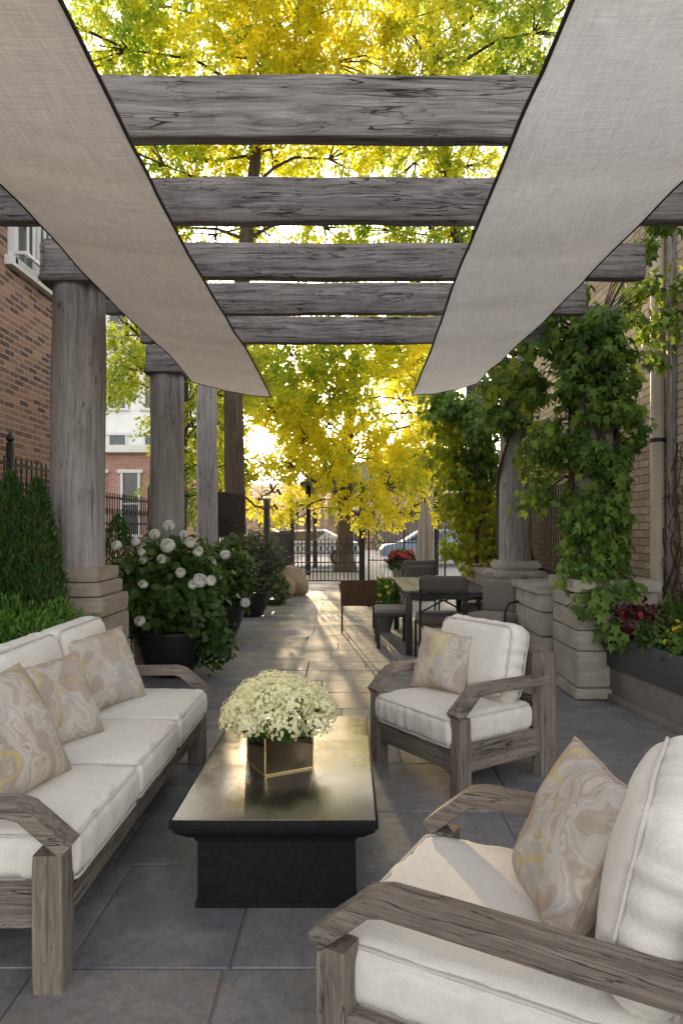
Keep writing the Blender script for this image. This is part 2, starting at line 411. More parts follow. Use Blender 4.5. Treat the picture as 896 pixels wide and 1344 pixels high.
def rough_beam(mb, p0, p1, w, h, r=.02, n=70, amp=.008, groove=.004, seed=0.0, up=Vector((0, 0, 1))):
    p0, p1 = Vector(p0), Vector(p1); t = (p1 - p0); L = t.length; t.normalize()
    u = t.cross(up).normalized(); w_ = u.cross(t)
    pr = rrect(w, h, r)
    rings = []
    for i in range(n + 1):
        s = L * i / n; c = p0 + t * s
        c = c + w_ * (noise.noise(Vector((s * .7, seed, 1))) * amp * 1.6)
        ring = []
        e = 1.0
        if i in (0, n): e = .965
        for a, b in pr:
            d = 1 + 0 * a
            g = noise.noise(Vector((s * 1.3 + seed, a * 22, b * 22))) * groove + noise.noise(Vector((s * 3.1, a * 5 + seed, b * 5))) * amp
            ln = math.hypot(a, b)
            ring.append(c + u * (a * e * (1 + g / ln)) + w_ * (b * e * (1 + g / ln)))
        rings.append(ring)
    mb.loft(rings)
    return mb

def rough_block(mb, c, s, bev=.012, amp=.008, seed=0.0, cuts=5, mat=None):
    bm = bmesh.new(); bmesh.ops.create_cube(bm, size=1)
    bmesh.ops.scale(bm, vec=s, verts=bm.verts)
    bmesh.ops.bevel(bm, geom=bm.edges[:], offset=bev, segments=2, affect='EDGES')
    bmesh.ops.subdivide_edges(bm, edges=[e for e in bm.edges if e.calc_length() > .04], cuts=cuts, use_grid_fill=True)
    for v in bm.verts:
        q = v.co + Vector(c)
        d = sn(q, 6, seed) * amp + sn(q, 20, seed + 3) * amp * .5
        v.co += v.co.normalized() * d
    bm.verts.index_update()
    T = Matrix.Translation(Vector(c))
    if mat is not None: T = mat @ T
    mb.add([v.co.copy() for v in bm.verts], [[v.index for v in f.verts] for f in bm.faces], T); bm.free()

SHAPES = {
    'rhomb': ([(0, 0, 0), (.5, .30, -.05), (1, 0, -.14), (.5, -.30, -.05)], [(0, 1, 2, 3)]),
    'needle': ([(0, 0, 0), (.5, .13, 0), (1, 0, 0), (.5, -.13, 0)], [(0, 1, 2, 3)]),
    'round': ([(0, 0, 0), (.25, .36, .06), (.68, .36, .05), (1, 0, -.1), (.68, -.36, .05), (.25, -.36, .06)], [(0, 1, 2, 3), (0, 3, 4, 5)]),
    'petal': ([(0, 0, 0), (.6, .45, .1), (1, 0, .02), (.6, -.45, .1)], [(0, 1, 2, 3)]),
    'maple': ([(0, 0, 0), (-.10, .42, -.12), (.24, .27, .02), (.60, .48, -.16), (.62, .20, .03), (1.12, 0, -.24), (.62, -.20, .03), (.60, -.48, -.16), (.24, -.27, .02), (-.10, -.42, -.12)],
              [(0, 1, 2), (0, 2, 3, 4), (0, 4, 5), (0, 5, 6), (0, 6, 7, 8), (0, 8, 9)]),
}
def leafmesh(name, P, A, N, size, shape, mat, parent, tint):
    P = np.asarray(P, float); A = np.asarray(A, float); N = np.asarray(N, float); size = np.asarray(size, float)
    A /= np.linalg.norm(A, axis=1)[:, None] + 1e-9
    N = N - A * (N * A).sum(1)[:, None]; N /= np.linalg.norm(N, axis=1)[:, None] + 1e-9
    B = np.cross(N, A)
    sv, sf = SHAPES[shape]; k = len(sv); n = len(P)
    V = np.empty((n, k, 3))
    for j, (u, v, w) in enumerate(sv): V[:, j] = P + size[:, None] * (A * u + B * v + N * w)
    V = V.reshape(-1, 3)
    me = bpy.data.meshes.new(name)
    loops = []; starts = []; totals = []
    flat = np.concatenate([np.array(f) for f in sf]); L = len(flat)
    li = (np.arange(n)[:, None] * k + flat[None, :]).ravel().astype(np.int32)
    tot = np.tile(np.array([len(f) for f in sf]), n).astype(np.int32)
    st = np.concatenate([[0], np.cumsum(tot)[:-1]]).astype(np.int32)
    me.vertices.add(n * k); me.vertices.foreach_set('co', V.ravel().astype(np.float32))
    me.loops.add(len(li)); me.loops.foreach_set('vertex_index', li)
    me.polygons.add(len(tot)); me.polygons.foreach_set('loop_start', st)
    me.update(calc_edges=True)
    a = me.attributes.new('tint', 'FLOAT', 'POINT'); a.data.foreach_set('value', np.repeat(np.asarray(tint, float), k).astype(np.float32))
    me.materials.append(M[mat] if isinstance(mat, str) else mat)
    o = bpy.data.objects.new(name, me); C.objects.link(o)
    if parent is not None: o.parent = parent
    return o
def rdir(n):
    v = rng.normal(size=(n, 3)); return v / np.linalg.norm(v, axis=1)[:, None]

def cushion(mb, w, d, h, r=.05, crown=.03, puck=.006, seed=0.0, mat=None, n=(26, 22, 6), sag=0.0):
    a, b, c = w / 2, d / 2, h / 2
    r = min(r, c * .98)
    def axis(hf, k):
        e = [-hf + r * i / 4 for i in range(4)]; m = [-hf + r + (2 * hf - 2 * r) * i / k for i in range(k + 1)]
        return e + m + [-x for x in e[::-1]]
    X, Y, Z = axis(a, n[0]), axis(b, n[1]), axis(c, n[2])
    bm = bmesh.new()
    def fn(p):
        q = Vector((max(-a + r, min(a - r, p.x)), max(-b + r, min(b - r, p.y)), max(-c + r, min(c - r, p.z))))
        dv = p - q
        if dv.length > 1e-9: dv.normalize()
        o = q + dv * r
        fx, fy = max(0, 1 - (p.x / a) ** 2), max(0, 1 - (p.y / b) ** 2)
        o.z += (p.z / c) * crown * (fx * fy) ** .6
        edge = max(abs(p.x / a), abs(p.y / b))
        # side bulge and puckers
        sb = max(0, 1 - (p.z / c) ** 2)
        o += Vector((dv.x, dv.y, 0)) * (sb * h * .045)
        pk = noise.noise(Vector((p.x * 26 + seed, p.y * 26, p.z * 3)))
        o += dv * pk * puck * (edge ** 6)
        o += dv * noise.noise(Vector((p.x * 5 + seed, p.y * 5, p.z * 5 + 2))) * .0045
        o.z += noise.noise(Vector((p.x * 3, p.y * 3, seed))) * .006
        return o
    vs = {}
    def V(i, j, k):
        key = (i, j, k)
        if key not in vs: vs[key] = bm.verts.new(fn(Vector((X[i], Y[j], Z[k]))))
        return vs[key]
    nx, ny, nz = len(X) - 1, len(Y) - 1, len(Z) - 1
    for i in range(nx):
        for j in range(ny):
            for k in (0, nz): bm.faces.new((V(i, j, k), V(i + 1, j, k), V(i + 1, j + 1, k), V(i, j + 1, k)))
    for i in range(nx):
        for k in range(nz):
            for j in (0, ny): bm.faces.new((V(i, j, k), V(i + 1, j, k), V(i + 1, j, k + 1), V(i, j, k + 1)))
    for j in range(ny):
        for k in range(nz):
            for i in (0, nx): bm.faces.new((V(i, j, k), V(i, j + 1, k), V(i, j + 1, k + 1), V(i, j, k + 1)))
    bm.verts.index_update()
    mb.add([v.co.copy() for v in bm.verts], [[v.index for v in f.verts] for f in bm.faces], mat); bm.free()
    # perimeter of the two welts
    per = []
    ra = r * .7
    for sx, sy, a0 in ((1, 1, 0), (-1, 1, 90), (-1, -1, 180), (1, -1, 270)):
        for q in range(5):
            t = R(a0 + 90 * q / 4)
            per.append(Vector((sx * (a - r) + r * .80 * math.cos(t), sy * (b - r) + r * .80 * math.sin(t), 0)))
    full = []
    for i, p in enumerate(per):
        q = per[(i + 1) % len(per)]; m = max(1, int((q - p).length / .05))
        full += [p.lerp(q, s / m) for s in range(m)]
    welts = []
    for sg in (1, -1):
        welts.append([(mat or Matrix()) @ Vector((p.x, p.y, sg * (c - r + r * .80) + noise.noise(Vector((p.x * 3, p.y * 3, seed))) * .006 + noise.noise(Vector((p.x * 14, p.y * 14, seed))) * .003)) for p in full])
    return welts

def add_cushion(name, root, w, d, h, loc, rot=Matrix(), seed=0.0, **kw):
    mb = MB(); T = Matrix.Translation(Vector(loc)) @ rot
    welts = cushion(mb, w, d, h, seed=seed, mat=T, **kw)
    o = mb.build(name, 'linen', root, ang=80)
    for wl in welts:
        MB().tube(wl, .0055, 6, loop=True).build('piping', 'piping', o)
    return o

# ------------------------------------------------------------------ setting
g = MB(); g.add([(-900, -300, -.03), (900, -300, -.03), (900, 1500, -.03), (-900, 1500, -.03)], [(0, 1, 2, 3)])
struct(g.build('ground', 'ground'))
g = MB(); g.add([(-60, 18.9, -.022), (60, 18.9, -.022), (60, 25.5, -.022), (-60, 25.5, -.022)], [(0, 1, 2, 3)])
struct(g.build('pavement', 'concrete'))
g = MB(); g.add([(-60, 25.5, -.018), (60, 25.5, -.018), (60, 36, -.018), (-60, 36, -.018)], [(0, 1, 2, 3)])
struct(g.build('road', 'asphalt'))
g = MB(); g.add([(-60, 36, -.016), (60, 36, -.016), (60, 46, -.016), (-60, 46, -.016)], [(0, 1, 2, 3)])
struct(g.build('far_pavement', 'concrete'))
# slate flags
pv = MB(); tint = []
def flag(x0, x1, y0, y1):
    gp = .0034
    x0, x1, y0, y1 = x0 + gp, x1 - gp, y0 + gp, y1 - gp
    z = random.uniform(-.0012, .0012); tx = random.uniform(-.0012, .0012)
    j = lambda: random.uniform(-.002, .002)
    top = [(x0 + j(), y0 + j(), z - tx), (x1 + j(), y0 + j(), z + tx), (x1 + j(), y1 + j(), z + tx), (x0 + j(), y1 + j(), z - tx)]
    c = Vector(((x0 + x1) / 2, (y0 + y1) / 2, 0))
    inn = [tuple(Vector(p) + (c - Vector((p[0], p[1], 0))).normalized() * .006) for p in top]
    low = [(p[0], p[1], -.004) for p in top]; bot = [(p[0], p[1], -.02) for p in top]
    pv.add(inn + low + bot, [(0, 1, 2, 3)] + [(k, k + 4, (k + 1) % 4 + 4, (k + 1) % 4) for k in range(4)] + [(k + 4, k + 8, (k + 1) % 4 + 8, (k + 1) % 4 + 4) for k in range(4)])
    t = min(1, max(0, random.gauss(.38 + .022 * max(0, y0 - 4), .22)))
    tint.extend([t] * 12)
y = -3.0
rows = [2.33, 3.05, 3.62, 4.35]
ys = [-3.0, -2.3, -1.6, -.9, -.2, .5, 1.1, 1.7, 2.33, 3.05, 3.62, 4.35]
while ys[-1] < 18.4: ys.append(ys[-1] + random.choice([.48, .6, .72, .55]))
ys[-1] = 18.6
for a, b in zip(ys[:-1], ys[1:]):
    if abs(a - 2.33) < .01: xs = [-2.7, -1.75, -.96, -.40, .42, 1.1, 1.9, 2.75]
    elif abs(a - 1.7) < .01: xs = [-2.7, -1.9, -1.06, -.42, .55, 1.2, 2.1, 2.75]
    else:
        xs = [-2.75]
        while xs[-1] < 2.2: xs.append(xs[-1] + random.choice([.55, .7, .85, 1.0, .62]))
        xs[-1] = 2.75
    for x0, x1 in zip(xs[:-1], xs[1:]): flag(x0, x1, a, b)
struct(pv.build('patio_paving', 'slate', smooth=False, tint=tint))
g = MB(); g.add([(-2.8, -3.05, -.0075), (2.8, -3.05, -.0075), (2.8, 18.65, -.0075), (-2.8, 18.65, -.0075)], [(0, 1, 2, 3)])
M['joint'] = plain('sandy joint', (.23, .20, .165), .95, 0, .4, 30, .5)
struct(g.build('paving_joints', 'joint'))

# ------------------------------------------------------------------ side buildings
t = thing('brick_building', 'tall red brick building behind the fence on the left', 'building', (-3.35, 0, 0))
MB().box((-1.5, 4.6, 2.85), (3.0, 7.8, 5.7)).build('wall', 'red_brick', t, False)
wf = MB()
for (yy, zz, sy, sz) in ((6.78, 4.75, .06, 1.3), (7.72, 4.75, .06, 1.3), (7.25, 5.4, 1.0, .07), (7.25, 4.12, 1.12, .10), (7.25, 4.75, .04, 1.3)): wf.box((.035, yy, zz), (.09, sy, sz), .006)
w = wf.build('window', 'white_paint', t)
MB().box((.012, 7.25, 4.75), (.02, .9, 1.2)).build('pane', 'glass', w, False)
rl = MB()
for i in range(9): rl.box((.2, 6.75 + i * .125, 4.45), (.018, .018, .6))
rl.box((.2, 7.25, 4.76), (.03, 1.06, .03)); rl.box((.11, 6.75, 4.2), (.2, .03, .03)); rl.box((.11, 7.75, 4.2), (.2, .03, .03)); rl.box((.2, 7.25, 4.18), (.03, 1.06, .03))
rl.build('window_railing', 'white_paint', t, False)

t = thing('brick_building', 'buff brick building with a downpipe on the right', 'building', (3.1, 0, 0))
MB().box((1.5, 7.5, 2.7), (3.0, 10.4, 5.4)).build('wall', 'buff_brick', t, False)
dp = MB(); dp.tube([(-.075, 6.72, 0), (-.075, 6.72, 5.4)], .066, 16)
dpo = dp.build('downpipe', 'pipe', t)
for z in (.9, 2.35, 3.8): MB().lathe([(.075, z - .02), (.078, z), (.075, z + .02)], (-.075, 6.72, 0), 16).build('bracket', 'rust', dpo)
MB().box((-.02, 6.55, 2.6), (.04, .12, 5.2), .004).build('timber_batten', 'beam_z', t)

# ------------------------------------------------------------------ pergola
B = [(3.03, .275, -3.30, 3.05, 'nearest and thickest grey timber beam across the top of the pergola'),
     (3.87, .25, -3.30, 3.05, 'second timber beam from the front, reaching both side walls'),
     (4.755, .248, -2.14, 2.06, 'third timber beam from the front, resting on the nearest left column'),
     (5.54, .25, -1.97, 1.92, 'fourth timber beam from the front, just behind the column-borne beam'),
     (6.43, .25, -1.95, 1.95, 'rearmost timber beam of the pergola, partly behind golden leaves')]
for i, (Y, h, x0, x1, lab) in enumerate(B):
    mb = MB(); rough_beam(mb, (x0, Y + .042, 3.23 + h / 2), (x1, Y + .042, 3.23 + h / 2), h, .084, .012, 130, .007, .006, i * 7.3, up=Vector((0, -1, 0)))
    tag(mb.build('pergola_beam', 'beam_x', ang=50), lab, 'beam', 'pergola beams')

def column(x, yc, r, z0, z1, lab, ped, seed, cap=True, lean=0.0):
    t = thing('pergola_column', lab, 'column', (x, yc, 0), 0, 'pergola columns')
    rings = []; n = 40; k = 72
    for i in range(k + 1):
        s = i / k; z = z0 + (z1 - z0) * s; ring = []
        rr = r * (1.03 - .06 * s) + .006 * noise.noise(Vector((z * 1.5, seed, 0)))
        for j in range(n):
            a = 2 * PI * j / n
            q = (math.cos(a), math.sin(a))
            d = noise.noise(Vector((q[0] * 1.2 + seed, q[1] * 1.2, z * .9))) * .012 + noise.noise(Vector((q[0] * 7 + seed, q[1] * 7, z * 1.1))) * .006
            # a knot facing the patio
            for ka, kz in ((-1.35, 2.05 + .2 * math.sin(seed)), (-.9, 2.75)):
                da = math.atan2(math.sin(a - ka), math.cos(a - ka)) * r; dz = z - kz
                dd = math.hypot(da, dz * .7)
                d += .014 * math.exp(-(dd / .075) ** 2) - .03 * math.exp(-(dd / .022) ** 2)
            # a long drying check
            dc = math.atan2(math.sin(a + 1.15 + .1 * math.sin(z * 2)), math.cos(a + 1.15 + .1 * math.sin(z * 2))) * r
            d -= .016 * math.exp(-(dc / .012) ** 2) * max(0, min(1, (z - 2.2) * 2))
            ring.append(((rr + d) * q[0] + lean * s, (rr + d) * q[1], z))
        rings.append(ring)
    sh = MB(); sh.loft(rings); sh.build('shaft', 'column', t, ang=60)
    if cap:
        cp = MB(); rough_beam(cp, (lean, 0, z1), (lean, 0, z1 + .28), r * 2.05, r * 2.05, .03, 14, .006, .003, seed, up=Vector((0, 1, 0)))
        rough_beam(cp, (lean, 0, z1 - .015), (lean, 0, z1 + .05), r * 2.3, r * 2.3, .05, 5, .004, .003, seed + 3, up=Vector((0, 1, 0)))
        cp.build('capital', 'beam_x', t, ang=50)
    if ped:
        pd = MB(); hz = 0.0
        for q, (w_, h_) in enumerate(ped):
            rough_block(pd, (0, 0, hz + h_ / 2), (w_, w_, h_ - .006), .008, .008, seed + q * 2.1, 6); hz += h_
        pd.build('pedestal', 'stone_warm', t, ang=50)
    return t
P1 = [(.58, .24), (.56, .2), (.57, .22), (.55, .22), (.54, .14), (.48, .10), (.43, .10)]
column(-1.935, 4.925, .18, 1.215, 3.22, 'thick grey log column nearest on the left, behind the sofa on a stone pedestal', P1, 1.0)
column(-1.98, 7.5, .182, 1.0, 3.17, 'middle grey log column on the left, standing behind the white roses', [(.55, .25), (.55, .25), (.55, .25), (.45, .25)], 2.0)
column(-2.10, 10.2, .15, .9, 3.75, 'thin rear log column on the left, next to the dark gate panel', [(.45, .3), (.45, .3), (.4, .3)], 3.0, cap=False)
column(2.25, 6.30, .17, 1.04, 3.2, 'right log column wrapped in thick green vine on a pale stone pier', [], 4.0)
column(1.99, 8.2, .18, 1.10, 3.2, 'bare grey log column on the low wall behind the dining chairs', [], 5.0)
column(1.98, 10.5, .15, .95, 3.2, 'right rear log column hidden in golden vine beyond the dining table', [], 6.0)

# stone pier and low wall on the right
t = thing('stone_pier', 'pale limestone block pier under the vine column beside the planter', 'pier', (2.33, 6.32, 0))
for q, (h0, h1, w_) in enumerate(((0, .10, .73), (.10, .42, .69), (.42, .60, .69), (.60, .78, .69), (.78, .93, .70), (.93, 1.045, .76))):
    pr = MB()
    if q == 1:
        for (xa, xb) in ((-.345, .02), (.03, .345)):
            rough_block(pr, ((xa + xb) / 2, 0, (h0 + h1) / 2), (xb - xa - .012, w_, h1 - h0 - .012), .007, .007, q * 3.3 + xa, 6)
    else:
        rough_block(pr, (0, 0, (h0 + h1) / 2), (w_, w_ + .02, h1 - h0 - .012), .008, .007, q * 3.3, 7)
    pr.build('cap_stone' if q == 5 else 'stone_course', 'stone', t, ang=50)
MB().box((0, 0, .5), (.62, .64, 1.0)).build('mortar_core', 'mortar', t, False)
t = thing('stone_wall', 'low pale stone wall behind the dining chairs, topped by the iron fence', 'wall', (0, 0, 0))
sw = MB(); z = 0.0
for q, h in enumerate((.22, .2, .24, .18)):
    y = 6.72 + random.uniform(0, .05)
    while y < 11.4:
        L = random.uniform(.35, .75)
        rough_block(sw, (2.13, y + L / 2, z + h / 2), (.50, L - .012, h - .012), .008, .008, q + y, 4); y += L
    z += h
sw.build('stone_courses', 'stone', t, ang=50)
cs = MB(); y = 6.72
while y < 11.3:
    rough_block(cs, (2.13, y + .4, .875), (.58, .79, .075), .012, .007, y, 5); y += .8
cs.build('coping', 'stone', t, ang=50)
cb = MB(); rough_block(cb, (1.99, 8.2, .955), (.60, .60, .075), .014, .006, 3.0, 5); rough_block(cb, (1.99, 8.2, 1.05), (.50, .50, .11), .03, .006, 4.0, 5)
cb.build('column_base', 'stone', t, ang=50)

# shade sails: cloth strips slung under the beams
def sail(xa, xb, y0, y1, za, zb, lab, seed, sgn):
    t = thing('shade_sail', lab, 'shade sail', (0, 0, 0), 0, 'shade sails under the pergola')
    nu, nv = 26, 120
    def pt(u, v):
        y = y0 + (y1 - y0) * v
        x = xa(v) + (xb(v) - xa(v)) * u
        sag = -.028 * math.sin(PI * u) + .010 * math.sin(v * PI * 5.2) * (u ** 1.5) + .02 * noise.noise(Vector((x * 2.2, y * 1.1, seed)))
        z = za(v) + (zb(v) - za(v)) * u + sag + .012 * noise.noise(Vector((x * 3 + y * 2.2, y * 1.3 - x * 2, seed + 3))) + .018 * abs(noise.noise(Vector((x * 2.4 + y * 1.7, y * .8 - x * 1.5, seed + 8))))
        return Vector((x, y, z))
    rows_ = [[pt(i / nu, j / nv) for i in range(nu + 1)] for j in range(nv + 1)]
    mb = MB(); mb.loft(rows_, closed=False, cap=False)
    o = mb.build('cloth', 'sail' if sgn < 0 else 'sail_pale', t, ang=180)
    hm = MB()
    for u in (0.0, 1.0): hm.tube([pt(u, j / nv) for j in range(nv + 1)], .008 if u == 0 else .006, 6)
    hm.tube([pt(i / nu, 1.0) for i in range(nu + 1)], .007, 6)
    hm.build('hem', 'sail_hem', o)
    return t
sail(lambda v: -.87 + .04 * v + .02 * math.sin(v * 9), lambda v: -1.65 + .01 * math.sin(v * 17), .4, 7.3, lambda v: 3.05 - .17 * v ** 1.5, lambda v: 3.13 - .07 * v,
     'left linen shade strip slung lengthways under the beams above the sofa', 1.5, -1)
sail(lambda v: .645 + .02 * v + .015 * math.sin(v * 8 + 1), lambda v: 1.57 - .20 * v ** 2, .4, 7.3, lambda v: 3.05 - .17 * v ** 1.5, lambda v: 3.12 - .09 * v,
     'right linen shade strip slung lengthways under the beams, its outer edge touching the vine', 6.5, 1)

# ------------------------------------------------------------------ seating
def arm_path(D, sx):
    return [(-D / 2 - .004, .452), (-D / 2 + .018, .472), (-D / 2 + .135, .573), (-D / 2 + .185, .587), (D / 2 - .06, .578)]
def seat_unit(root, W, D, leg, rail, ncush, cush_z, backs):
    lw = leg
    xs = W / 2 - lw / 2
    for sx in (-1, 1):
        m = MB(); rough_beam(m, (sx * xs, -D / 2 + lw / 2, 0), (sx * xs, -D / 2 + lw / 2, .445), lw, lw, .006, 10, .002, .0015, sx, up=Vector((0, 1, 0))); m.build('leg', 'teak_z', root)
        m = MB(); rough_beam(m, (sx * xs, D / 2 - .07, 0), (sx * xs, D / 2 - .07, .735), lw * .9, .14, .006, 12, .002, .0015, sx + 4, up=Vector((0, 1, 0))); m.build('leg', 'teak_z', root)
    m = MB(); zc = (rail[0] + rail[1]) / 2; hh = rail[1] - rail[0]
    rough_beam(m, (-xs + lw / 2, -D / 2 + .04, zc), (xs - lw / 2, -D / 2 + .04, zc), hh, .045, .005, 24, .002, .0015, 2.2, up=Vector((0, 1, 0))); m.build('seat_rail', 'teak_x', root); m = MB()
    rough_beam(m, (-xs + lw / 2, D / 2 - .06, zc), (xs - lw / 2, D / 2 - .06, zc), hh, .045, .005, 24, .002, .0015, 3.2, up=Vector((0, 1, 0))); m.build('seat_rail', 'teak_x', root)
    for sx in (-1, 1):
        m = MB(); rough_beam(m, (sx * (xs + .002), -D / 2 + lw, zc), (sx * (xs + .002), D / 2 - .14, zc), .045, hh, .005, 16, .002, .0015, 5 + sx, up=Vector((0, 0, 1))); m.build('side_rail', 'teak_y', root)
    m = MB()
    for i in range(max(4, int(W / .12))):
        x = -xs + .08 + (2 * xs - .16) * i / (max(4, int(W / .12)) - 1); m.box((x, 0, rail[1] - .03), (.06, D - .14, .02))
    m.build('seat_slats', 'teak_y', root)
    m = MB(); rough_beam(m, (-xs + lw / 2, D / 2 - .07, .64), (xs - lw / 2, D / 2 - .07, .64), .20, .05, .006, 24, .002, .0015, 8.0, up=Vector((0, 1, 0)))
    rough_beam(m, (-xs + lw / 2, D / 2 - .07, .40), (xs - lw / 2, D / 2 - .07, .40), .12, .04, .006, 24, .002, .0015, 9.0, up=Vector((0, 1, 0)))
    m.build('backrest', 'teak_x', root)
    for sx in (-1, 1):
        pts = arm_path(D, sx)
        # densify, sweep a rectangle
        fine = []
        for a, b in zip(pts[:-1], pts[1:]):
            k = max(2, int(math.hypot(b[0] - a[0], b[1] - a[1]) / .04))
            fine += [(a[0] + (b[0] - a[0]) * i / k, a[1] + (b[1] - a[1]) * i / k) for i in range(k)]
        fine.append(pts[-1])
        rings = []
        pr = rrect(.098, .052, .007, 4, 2)
        for i, (y, z) in enumerate(fine):
            a = fine[max(0, i - 1)]; b = fine[min(len(fine) - 1, i + 1)]
            ty, tz = b[0] - a[0], b[1] - a[1]; ln = math.hypot(ty, tz); ty /= ln; tz /= ln
            ring = []
            for p, q in pr:
                gz = noise.noise(Vector((p * 40, y * 3 + sx * 5, q * 40))) * .002
                ring.append((sx * (xs - .002) + p + gz, y - tz * q, z + ty * (q + gz)))
            rings.append(ring)
        m = MB(); m.loft(rings); m.build('arm', 'teak_y', root, ang=25)
    cw = (W - 2 * lw + .035) / ncush
    for i in range(ncush):
        x = -(W - 2 * lw + .035) / 2 + cw * (i + .5)
        add_cushion('seat_cushion', root, cw - .006, D - .12, cush_z[1] - cush_z[0], (x, -.075, (cush_z[0] + cush_z[1]) / 2), seed=i * 3.7 + W, r=.045, crown=.03, puck=.016)
    cw = (W - 2 * lw - .02) / backs
    for i in range(backs):
        x = -(W - 2 * lw - .02) / 2 + cw * (i + .5)
        rot = Matrix.Rotation(R(78), 4, 'X')
        add_cushion('back_cushion', root, cw - .01, .47, .18, (x, D / 2 - .235, cush_z[1] + .235), rot, seed=i * 5.1 + W + 2, r=.075, crown=.05, puck=.010)

sofa = thing('garden_sofa', 'long weathered teak sofa with off white cushions along the left side', 'sofa', (-1.365, 3.315, 0), R(90))
seat_unit(sofa, 2.24, .90, .10, (.20, .335), 3, (.31, .475), 3)
cha = thing('garden_armchair', 'weathered teak armchair beyond the coffee table, angled towards the sofa', 'armchair', (.705, 4.30, 0), R(-56), 'teak garden armchairs')
seat_unit(cha, .84, .80, .085, (.14, .29), 1, (.27, .435), 1)
chb = thing('garden_armchair', 'weathered teak armchair in the near corner, seen over its broad wooden arm', 'armchair', (.565, 1.85, 0), R(-119), 'teak garden armchairs')
seat_unit(chb, .84, 1.02, .085, (.14, .29), 1, (.27, .435), 1)

def frame(normal, up):
    n = Vector(normal).normalized(); u = Vector(up); u = (u - n * u.dot(n)).normalized(); x = u.cross(n)
    return Matrix((x, u, n)).transposed().to_4x4()
def pillow(loc, normal, up, a, b, T, lab, mat, seed, tassel=None, tasmat='yellow'):
    n = 30; vs = []; fs = []
    mb = MB()
    def pt(u, v, s):
        x = a * u * (1 - .09 * (1 - v * v) * abs(u) ** 2); y = b * v * (1 - .09 * (1 - u * u) * abs(v) ** 2)
        th = T * (max(0, (1 - u * u)) * max(0, (1 - v * v))) ** .42
        th *= 1 + .16 * noise.noise(Vector((u * 2 + seed, v * 2, s)))
        w_ = noise.noise(Vector((x * 16 + seed, y * 16, s * 2))) * .007 * (1 - (1 - u * u) * (1 - v * v) * .6)
        z = s * th + w_ + .025 * noise.noise(Vector((u * 1.2 + seed, v * 1.2, 9))) + .02 * (u * u - .4)
        return Vector((x, y, z))
    for s in (1, -1):
        g_ = [[pt(-1 + 2 * i / n, -1 + 2 * j / n, s) for i in range(n + 1)] for j in range(n + 1)]
        mb.loft(g_, closed=False, cap=False)
    o = mb.build('throw_pillow', mat, None, ang=80)
    o.matrix_world = Matrix.Translation(Vector(loc)) @ frame(normal, up)
    tag(o, lab, 'pillow', 'patterned throw pillows')
    per = [(-1 + 2 * i / n, -1) for i in range(n)] + [(1, -1 + 2 * i / n) for i in range(n)] + [(1 - 2 * i / n, 1) for i in range(n)] + [(-1, 1 - 2 * i / n) for i in range(n)]
    MB().tube([pt(u, v, 0) + Vector((0, 0, 0)) for u, v in per], .006, 6, loop=True).build('piping', 'pillow_edge', o)
    if tassel:
        c = pt(tassel[0], tassel[1], 0); ts = MB()
        iu = o.matrix_world.to_3x3().inverted() @ Vector((tassel[2], tassel[3], -.55)).normalized()
        for k in range(46):
            d = (iu + Vector((random.gauss(0, .22), random.gauss(0, .22), random.gauss(0, .22)))).normalized()
            L = random.uniform(.05, .085)
            ts.tube([c, c + d * L * .5, c + d * L + Vector((0, 0, 0))], [.0045, .003, .0012], 4)
        ts.lathe([(.002, -.012), (.011, -.006), (.012, 0), (.009, .01), (.002, .014)], c, 10)
        ts.build('tassel', tasmat, o)
    return o
M['pillow_edge'] = fabric('pillow piping', (.42, .33, .25), .1)
M['tassel_gold'] = fabric('gold tassel', (.45, .32, .12), .2)
M['tassel_grey'] = fabric('brown tassel', (.24, .17, .13), .2)
pm = [pillow_mat('swirl print %d' % i, 3.1 + i * 4.7, .02 * (i - 1)) for i in range(5)]

pillow((-1.31, 2.60, .70), (.80, -.10, .42), (-.42, .05, .9), .27, .25, .12, 'brown and cream swirl pillow at the near end of the sofa', pm[0], 1.0)
pillow((-1.385, 3.20, .675), (.78, -.42, .45), (-.42, .20, .9), .225, .215, .10, 'swirl print pillow with a gold tassel in the middle of the sofa', pm[1], 2.0, (1, -1, .5, -.2), 'tassel_gold')
pillow((-1.385, 3.88, .69), (.82, -.40, .40), (-.36, .15, .93), .23, .225, .10, 'tan and yellow patterned pillow at the far end of the sofa', pm[2], 3.0)
fa = Vector((-.83, -.56, 0))
pillow(Vector((.70, 4.30, .0)) + Vector((-.09, .10, .645)), (-.62, -.72, .32), (.25, .22, .95), .20, .195, .09, 'white, yellow and taupe pillow on the far armchair', pm[3], 4.0)
pillow((.615, 1.88, .645), (-.84, .02, .42), (.42, .02, .9), .235, .225, .10, 'marbled swirl pillow with a corner tuft on the near armchair', pm[4], 5.0, (1, 1, -.1, .2), 'tassel_grey')

# ------------------------------------------------------------------ coffee table
t = thing('coffee_table', 'long black coffee table with a glossy top between the sofa and armchairs', 'coffee table', (-.285, 3.34, 0))
tb = MB(); L, Wd = 1.46, .80
tb.box((0, 0, .362), (Wd, L, .032), .006); tb.build('tabletop', 'dark_wood', t)
MB().box((0, 0, .3785), (Wd - .022, L - .022, .005), .0015).build('polished_surface', 'table_top', t)
md = MB()
prof = [(Wd / 2 - .012, L / 2 - .012, .346), (Wd / 2 - .014, L / 2 - .014, .330), (Wd / 2 - .06, L / 2 - .06, .292), (Wd / 2 - .075, L / 2 - .075, .288), (Wd / 2 - .09, L / 2 - .09, .262)]
md.loft([[(a, b, z), (-a, b, z), (-a, -b, z), (a, -b, z)] for a, b, z in prof]); md.build('moulding', 'dark_wood', t, False)
MB().box((0, 0, .142), (.62, 1.27, .262), .004).build('base', 'dark_wood', t)
